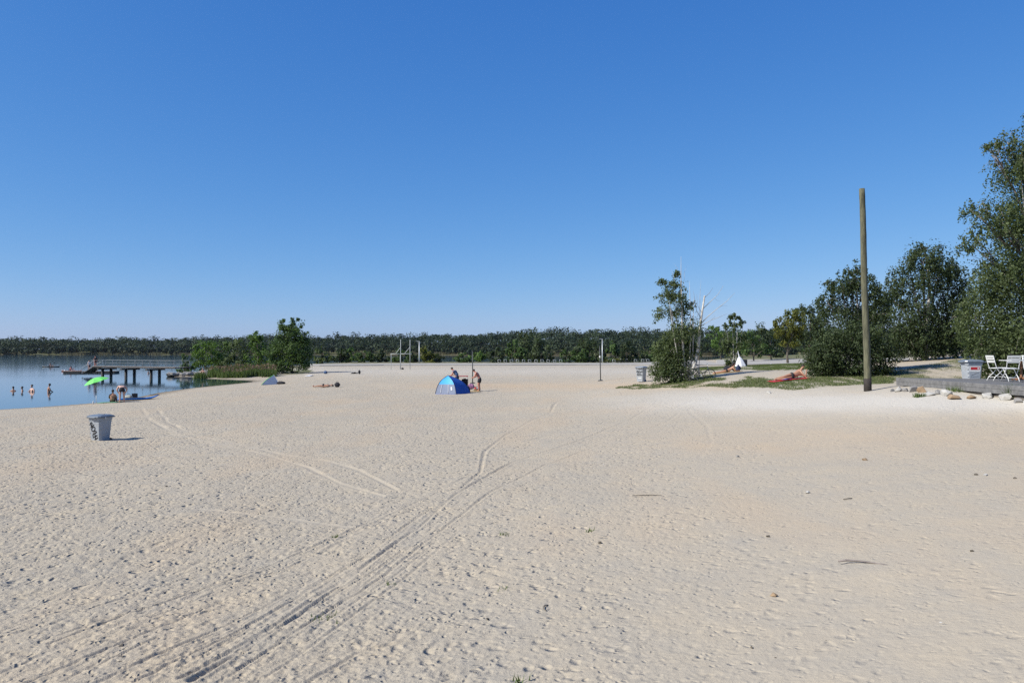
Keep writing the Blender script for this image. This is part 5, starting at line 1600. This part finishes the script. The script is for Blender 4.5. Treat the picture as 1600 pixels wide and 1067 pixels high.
# ------------------------------------------------------------------ parasol, paddle board and couple by the water
def parasol():
    g = ground(150.3, 629.5); k = g[1] / F
    root = empty('parasol', g, 0, 'tilted lime green parasol on a thin white pole at the water\'s edge', 'parasol')
    h = 1.42
    MB().tube([(0, 0, -.15), (0, 0, .5)], .018, 8).build('lower_pole', M['white_paint'], root, True)
    MB().tube([(0, 0, .48), (.02, 0, h)], .013, 8).build('upper_pole', M['steel'], root, True)
    R_ = Matrix.Translation((0.02, 0, h)) @ Matrix.Rotation(math.radians(-17), 4, 'Y') @ Matrix.Rotation(math.radians(8), 4, 'X')
    n = 8; Rr = .80
    for q in range(n):
        a0, a1 = 2 * math.pi * q / n + .2, 2 * math.pi * (q + 1) / n + .2
        rows = []
        for i in range(7):
            t = i / 6; row = []
            for j in range(6):
                s = j / 5; a = a0 + (a1 - a0) * s
                cord = math.cos((a1 - a0) / 2) / math.cos(a - (a0 + a1) / 2)
                r_ = Rr * t * (cord * .6 + .4 * (1 - .06 * math.sin(math.pi * s)))
                row.append(R_ @ Vector((r_ * math.cos(a), r_ * math.sin(a), .28 * (1 - t ** 2) - .025 * math.sin(math.pi * s) * t)))
            rows.append(row)
        m = MB(); m.grid(rows)
        bmesh.ops.remove_doubles(m.bm, verts=m.bm.verts, dist=.0005)
        m.build('canopy_panel', M['green_cloth'], root, True)
        MB().tube([R_ @ Vector((0, 0, .25))] + [R_ @ Vector((Rr * t * math.cos(a0), Rr * t * math.sin(a0), .27 * (1 - t ** 2) - .012)) for t in (.35, .7, 1.0)], .006, 4).build('rib', M['steel'], root)
    MB().tube([R_ @ Vector((0, 0, .26)), R_ @ Vector((0, 0, .34))], [.02, .008], 8).build('finial', M['white_paint'], root, True)
parasol()
g = ground(145.5, 631.5)
bt = MB(); bt.lathe([(.035, 0), (.038, .14), (.015, .19), (.015, .23)], 10); o = bt.build('bottle', M['white_paint'], None, True); o.location = [float(c) for c in g]
tag(o, 'small white bottle standing in the sand near the parasol pole', 'bottle')
g = ground(175.5, 629)
person('dark haired woman sitting with her back to the camera beside the paddle board', g, math.radians(14), SIT, 'skin_tan', 'hair_dark', 'black_cloth', leg_len=.05, strap='skin')
g = ground(190.5, 629)
person('shirtless man in black shorts bending far down in front of the paddle board', g, math.radians(27), BEND_FAR, 'skin', 'hair_blond', 'black_cloth', leg_len=.55)
def paddle_board():
    a = ground(186, 627.5); b = ground(244, 622)
    mid = (a + b) / 2; d = b - a; L = 2.75
    rz = math.atan2(d[1], d[0])
    root = empty('paddle_board', (mid[0], mid[1], hz(mid[0], mid[1]) + .02), rz * .6, 'blue inflatable paddle board lying on the sand by the couple', 'paddle board')
    rows = []; n = 22
    for i in range(n + 1):
        t = i / n; x = (t - .5) * L
        w = .38 * (math.sin(math.pi * (t * .96 + .02)) ** .45) * (1 if t < .6 else (1 - ((t - .6) / .4) ** 3 * .55))
        z = .20 * max(0, (t - .68) / .32) ** 2
        th = .065 * (1 - .5 * max(0, (t - .8) / .2))
        rows.append([(x, w * math.cos(q) * (1 if abs(math.sin(q)) < .9 else .9), z + .065 + th * math.sin(q)) for q in [2 * math.pi * k / 14 for k in range(15)]])
    m = MB(); m.grid(rows); m.poly(rows[0][:-1]); m.poly(rows[-1][:-1], True)
    bmesh.ops.remove_doubles(m.bm, verts=m.bm.verts, dist=.0005)
    m.build('hull', M['board_blue'], root, True)
    MB().box((-.25, 0, .137), (1.3, .52, .008), bevel=.003).build('deck_pad', mat('deck_pad', (.03, .05, .09), .9), root)
    for x in (.62, .95): MB().tube([(x, -.22, .145), (x + .2, .22, .155)], .008, 5).build('bungee', M['black'], root)
    return mid
pb = paddle_board()
g = ground(210.5, 622.5)
def crate():
    root = empty('cool_box', (g[0], g[1], hz(g[0], g[1])), .3, 'square black cool box standing behind the paddle board', 'box')
    MB().box((0, 0, .17), (.36, .30, .34), bevel=.02).build('body', M['black_cloth'], root)
    MB().box((0, 0, .355), (.38, .32, .035), bevel=.012).build('lid', M['dark_steel'], root)
    MB().tube([(-.14, -.17, .24), (-.14, -.20, .28), (.14, -.20, .28), (.14, -.17, .24)], .01, 5).build('handle', M['dark_steel'], root)
crate()
bag('beach_bag', 'pale beach bag between the bending man and the black cool box', ground(201, 623.5), (.62, .34, .30), mat('cream_cloth', (.32, .32, .27), .9, .2, 9), .1, seed=17)
o = sheet('towel', 'green towel under the sitting woman', 'towel', ground(172, 629.3) , 1.3, .9, 0, mat('green_towel', (.10, .26, .14), .9, .2, 12), seed=18)
def stick(label, loc, pts, r0, seed, mt='bark', cat='stick'):
    m = MB(); n = len(pts); m.tube(pts, [r0 * (1 - .6 * abs(i / (n - 1) - .3)) for i in range(n)], 6)
    o = m.build('driftwood', M[mt], None, True); o.location = [float(c) for c in loc]
    return tag(o, label, cat)
stick('dark branch lying at the waterline beyond the paddle board', ground(241, 617.3), [(-.35, 0, .03), (0, .05, .05), (.3, 0, .06), (.42, .02, .03)], .04, 1)

# ------------------------------------------------------------------ bathers, boats, pontoon and footbridge
WADE = dict(STAND); WADE.update(elbowL=(-.36,.0,1.20), wristL=(-.42,.18,1.08), elbowR=(.34,.05,1.18), wristR=(.30,.26,1.12))
REACH = dict(STAND); REACH.update(elbowR=(.27,.10,1.15), wristR=(.20,.28,1.04), head=(.02,.06,1.62))
def bather(label, px, py_water, above, **kw):
    p = at_z(px, py_water, 0)
    person(label, (p[0], p[1], -(1.72 - above)), kw.pop('rz', 0), kw.pop('pose', STAND), kw.pop('skin', 'skin_tan'), kw.pop('hair', 'hair_dark'), 'navy_cloth', group='bathers in the lake', **kw)
bather('bather with only head and shoulders out of the water, leftmost of four', 20.5, 611, .36, rz=.3)
bather('bather with only head and shoulders out of the water, second from the left', 35, 611, .36, rz=2.0)
bather('bather standing chest deep with arms at the sides, third from the left', 50.2, 611.8, .56, skin='skin', rz=2.6, pose=WADE)
bather('dark haired bather standing waist deep, rightmost of four', 76.2, 612.2, .68, rz=-.9, pose=REACH)
p = at_z(232, 583.6, 0)
person('swimmer near the footbridge piles, head and arms above the water', (p[0], p[1], -1.36), 1.2, STAND, 'skin_tan', 'hair_dark')

def kayak(label, px, py, Lk, colour, rz):
    p = at_z(px, py, 0)
    root = empty('kayak', p, rz, label, 'kayak', 'kayaks on the lake')
    rows = []; n = 18
    for i in range(n + 1):
        t = i / n; x = (t - .5) * Lk
        w = .33 * max(math.sin(math.pi * t), .02) ** .8
        sheer = .12 + .12 * (2 * t - 1) ** 4
        rows.append([(x, -w * .25, sheer + .03), (x, -w, sheer), (x, -w * .8, .02), (x, 0, -.12 * math.sin(math.pi * t)), (x, w * .8, .02), (x, w, sheer), (x, w * .25, sheer + .03)])
    m = MB(); m.grid(rows); m.grid([[r_[-1] for r_ in rows[:7]], [r_[0] for r_ in rows[:7]]]); m.grid([[r_[-1] for r_ in rows[12:]], [r_[0] for r_ in rows[12:]]])
    m.build('hull', colour, root, True)
    MB().box((-.25, 0, .06), (.5, .4, .05), bevel=.02).build('seat', M['black'], root)
    MB().tube([(.15, -1.0, .30), (.2, 0, .55), (.15, 1.0, .80)], .018, 6).box((.15, -1.12, .24), (.02, .34, .16)).box((.15, 1.12, .86), (.02, .34, .16)).build('paddle', M['black'], root)
    return p
M['kayak_dark'] = mat('kayak_dark', (.03, .035, .035), .4, .2, 4)
M['kayak_red'] = mat('kayak_rust', (.16, .05, .035), .4, .2, 4)
p = kayak('dark kayak out on the open lake', 79.5, 573.4, 3.6, M['kayak_dark'], .05)
person('paddler sitting in the dark kayak on the open lake', (p[0] - .2, p[1], .02), -1.5, KAYAK, 'skin_tan', 'hair_dark', 'navy_cloth', 'navy_cloth')
p = kayak('brownish kayak passing behind the pontoon', 112, 580.4, 3.4, M['kayak_red'], .02)
person('paddler in red sitting in the kayak behind the pontoon', (p[0] - .2, p[1], .02), -1.5, KAYAK, 'skin_red', 'hair_dark', 'navy_cloth', 'red')

M['rail_grey'] = mat('rail_grey', (.22, .235, .24), .6, .15, 5)
def footbridge():
    a = at(285, 572, 102.0); b = at(154, 572, 110.5); a[2] = b[2] = 0
    d = b - a; L = float(np.linalg.norm(d)); rz = math.atan2(d[1], d[0])
    root = empty('footbridge', a, rz, 'wooden footbridge on dark piles with thin railings running out from the spit', 'bridge')
    z = 1.40; hw = 1.1
    n = int(L / .30)
    pl = MB(); pl.box((0, 0, z - .03), (.27, 2 * hw, .05)); first = pl.build('plank', M['pier_wood'], root)
    first.location.x = .15
    for i in range(1, n):
        o = first.copy(); COL.objects.link(o); o.parent = root; o.location.x = .15 + .30 * i
    for s in (-1, 1): MB().box((L / 2, s * (hw - .12), z - .12), (L, .14, .13)).build('girder', M['pier_dark'], root)
    for px in (168, 206, 245):
        t = min(max((285 - px) / 131.0, 0), 1) * L
        MB().box((t, 0, z - .36), (.34, 2 * hw + .5, .20)).build('cross_head', M['pier_dark'], root)
        for s in (-1, 1): MB().tube([(t, s * .62, -2.2), (t, s * .62, z - .46)], .19, 12).build('pile', M['pier_dark'], root, True)
    for s in (-1, 1):
        k = int(L / 1.55)
        for i in range(k + 1): MB().tube([(L * i / k, s * hw, z), (L * i / k, s * hw, z + .82)], .020, 6).build('railing_post', M['rail_grey'], root)
        for zz in (.45, .82): MB().tube([(0, s * hw, z + zz), (L, s * hw, z + zz)], .008 if zz < .8 else .014, 6).build('rail', M['rail_grey'], root)
    return b, rz
be, brz = footbridge()
def pontoon():
    p = at_z(143, 582.6, 0)
    root = empty('pontoon', p, .10, 'low floating pontoon at the outer end of the footbridge', 'pontoon')
    for i, x in enumerate((-2.6, 0, 2.6)):
        MB().box((x, 0, .06), (2.5, 2.0, .34), bevel=.03).build('float', M['pier_dark'], root)
    n = 26
    m = MB(); m.box((0, 0, .26), (.28, 2.1, .05)); first = m.build('plank', M['pier_wood'], root); first.location.x = -3.75
    for i in range(1, n):
        o = first.copy(); COL.objects.link(o); o.parent = root; o.location.x = -3.75 + .30 * i
    MB().tube([(-3.6, -.9, .28), (-3.6, -.9, .5)], .07, 8).build('bollard', M['steel'], root, True)
    q = empty('gangway', (be[0], be[1], 0), brz, 'sloping gangway from the footbridge down to the pontoon', 'gangway')
    m = MB()
    for i in range(9): m.box((.15 + .3 * i, 0, 1.36 - .112 * (i + .5)), (.28, 1.3, .05), M=Matrix.Rotation(math.radians(20), 4, 'Y'))
    m.build('tread', M['pier_wood'], q)
    for s in (-1, 1):
        MB().tube([(0, s * .65, 1.30), (2.75, s * .65, .30)], .07, 6).build('stringer', M['pier_dark'], q)
        MB().tube([(0, s * .65, 2.15), (2.75, s * .65, 1.15)], .025, 6).build('handrail', M['steel'], q)
        for x in (.1, 1.4, 2.7): MB().tube([(x, s * .65, 1.28 - x * .364), (x, s * .65, 2.12 - x * .364)], .022, 6).build('rail_post', M['steel'], q)
pontoon()
dirb = np.array((math.cos(brz), math.sin(brz), 0))
p = be + dirb * 2.1; p[2] = .60
person('person in a white shirt walking down the gangway to the pontoon', p, brz - math.pi / 2, STAND, 'skin', 'hair_dark', 'navy_cloth', 'white_cloth', scale=.92)
p = be + dirb * .7; p[2] = 1.09
person('person in dark clothes at the top of the gangway', p, brz - math.pi / 2, STAND, 'skin_red', 'hair_dark', 'black_cloth', 'black_cloth', scale=.98)

M['stone_dark'] = mat('dark_stone', (.15, .145, .14), .9, .2, 5, bump=.02)
# boulders on the spit
r = random.Random(12)
for i in range(30):
    px = 266 + 74 * (i / 29) + r.uniform(-2, 2)
    D = r.uniform(106.0, 113.5) if px > 275 else r.uniform(106.5, 109)
    p = gpx(px, D); p[2] = max(p[2], 0)
    s = r.uniform(.32, .62)
    rock('boulder', 'grey boulder in the heap that guards the tip of the spit', p + np.array((0, 0, .12)), (s * 1.2, s, s * .8), M[r.choice(['stone_grey', 'stone_grey', 'stone_dark', 'stone_white'])], 500 + i, 'boulders on the spit', cat='boulder')
p = gpx(317.5, 105.6)
person('person sitting among the boulders under the yellow green tree', p + np.array((0, 0, .25)), math.pi, SIT, 'skin', 'hair_blond', 'black_cloth', leg_len=.3)

# ------------------------------------------------------------------ litter, sticks and sprigs on the near sand
stick('curved bleached stick with dark ends, half buried in the near sand', ground(1348, 881), [(-.27, .10, .012), (-.16, .12, .02), (0, .07, .022), (.15, -.02, .02), (.27, -.12, .018)], .016, 2, 'birch_twig')
stick('short dark twig standing out of the sand left of the picture centre bottom', ground(186, 1036), [(-.10, -.04, .01), (0, .0, .02), (.06, .03, .015), (.12, .06, .01)], .006, 3)
stick('thin dark twig on the sand right of the cart ruts', ground(853, 950), [(.03, .1, .01), (-.02, .03, .02), (-.03, -.05, .02), (.0, -.12, .01)], .007, 4)
stick('thin brown twig lying across the middle of the sand', ground(1010, 775), [(-.28, 0, .01), (-.1, .03, .015), (.12, .05, .015), (.3, .03, .01)], .009, 5)
stick('short brown twig on the sand below the white stone', ground(1325, 780), [(-.1, -.04, .01), (.02, 0, .02), (.1, .06, .01)], .010, 6)
for i, (px, py, s, mt, lab) in enumerate([
   (936.5,848,.040,'bark','brown lump of bark on the near sand, right of centre'), (1209,930.5,.042,'stone_rust','brown pebble on the near sand, lower right'), (1200,838,.03,'bark','dark chip of bark on the sand, upper right of the brown lump'),
   (1262,770,.045,'stone_white','white pebble on the warm patch of sand'), (1351,719,.06,'stone_rust','tan pebble on the sand below the pole'), (1540,743,.05,'stone_white','white pebble on the sand near the right edge'),
   (1525,742,.04,'bark','dark chip of bark left of the white pebble near the right edge'), (1586,748,.04,'bark','dark chip of bark at the far right of the sand'), (1518,861,.025,'bark','small dark chip on the near sand, far right'),
   (1175,1012,.022,'bark','small dark chip at the bottom right of centre'), (660,966,.02,'stone_white','tiny white pebble right of the cart ruts'), (762,967,.022,'bark','dark crumb on the sand left of the thin twig'),
   (1152,714,.06,'stone_grey','grey pebble by the faint curved track'), (190,1010,.035,'bark','upper dark clod in the lower left sand'), (188,1029,.045,'bark','lower dark clod in the lower left sand'),
   (1201,615,.12,'stone_white','pale stone at the edge of the turf below the red towel'), (742,1052,.02,'bark','dark crumb at the bottom edge of the sand'), (260,760,.03,'bark','dark crumb on the trodden sand right of the near bin'),
   (1205,569,.12,'white_cloth','scrap of white litter on the turf beside the path')]):
    g = ground(px, py)
    rock('pebble', lab, g, (s * 1.2, s * .9, s * .75), M[mt], 700 + i, cat='pebble')
for i, (px, py, n, h, rad, lab) in enumerate([(512,966,40,.05,.12,'trampled green sprig right of the lower cart ruts'), (608,912,12,.05,.05,'tiny dark sprig in the sand beside the cart ruts'), (790,835,14,.05,.06,'green sprig near the middle of the sand'),
   (528,838,12,.05,.07,'green sprig between the cart ruts'), (782,922,10,.07,.05,'faint sprig below the middle of the sand'), (815,1066,10,.08,.05,'sprig at the bottom edge of the sand'), (922,830,9,.07,.04,'sprig left of the brown lump of bark')]):
    tuft(lab, ground(px, py), n, h, rad, 800 + i, 'reed')

# ------------------------------------------------------------------ summer haze over the lake
def haze():
    m_ = bpy.data.materials.new('haze_air'); m_.use_nodes = True
    nt = m_.node_tree
    nt.nodes.remove(nt.nodes['Principled BSDF'])
    v = nt.nodes.new('ShaderNodeVolumePrincipled')
    v.inputs['Color'].default_value = (.80, .88, 1.0, 1)
    v.inputs['Density'].default_value = .00003
    v.inputs['Anisotropy'].default_value = .2
    nt.links.new(v.outputs[0], nt.nodes['Material Output'].inputs['Volume'])
    o = MB().box((0, 1000, 16.5), (9400, 2640, 41)).build('haze', m_)
    tag(o, 'thin summer haze over the lake and the beach', 'haze', kind='stuff')
haze()
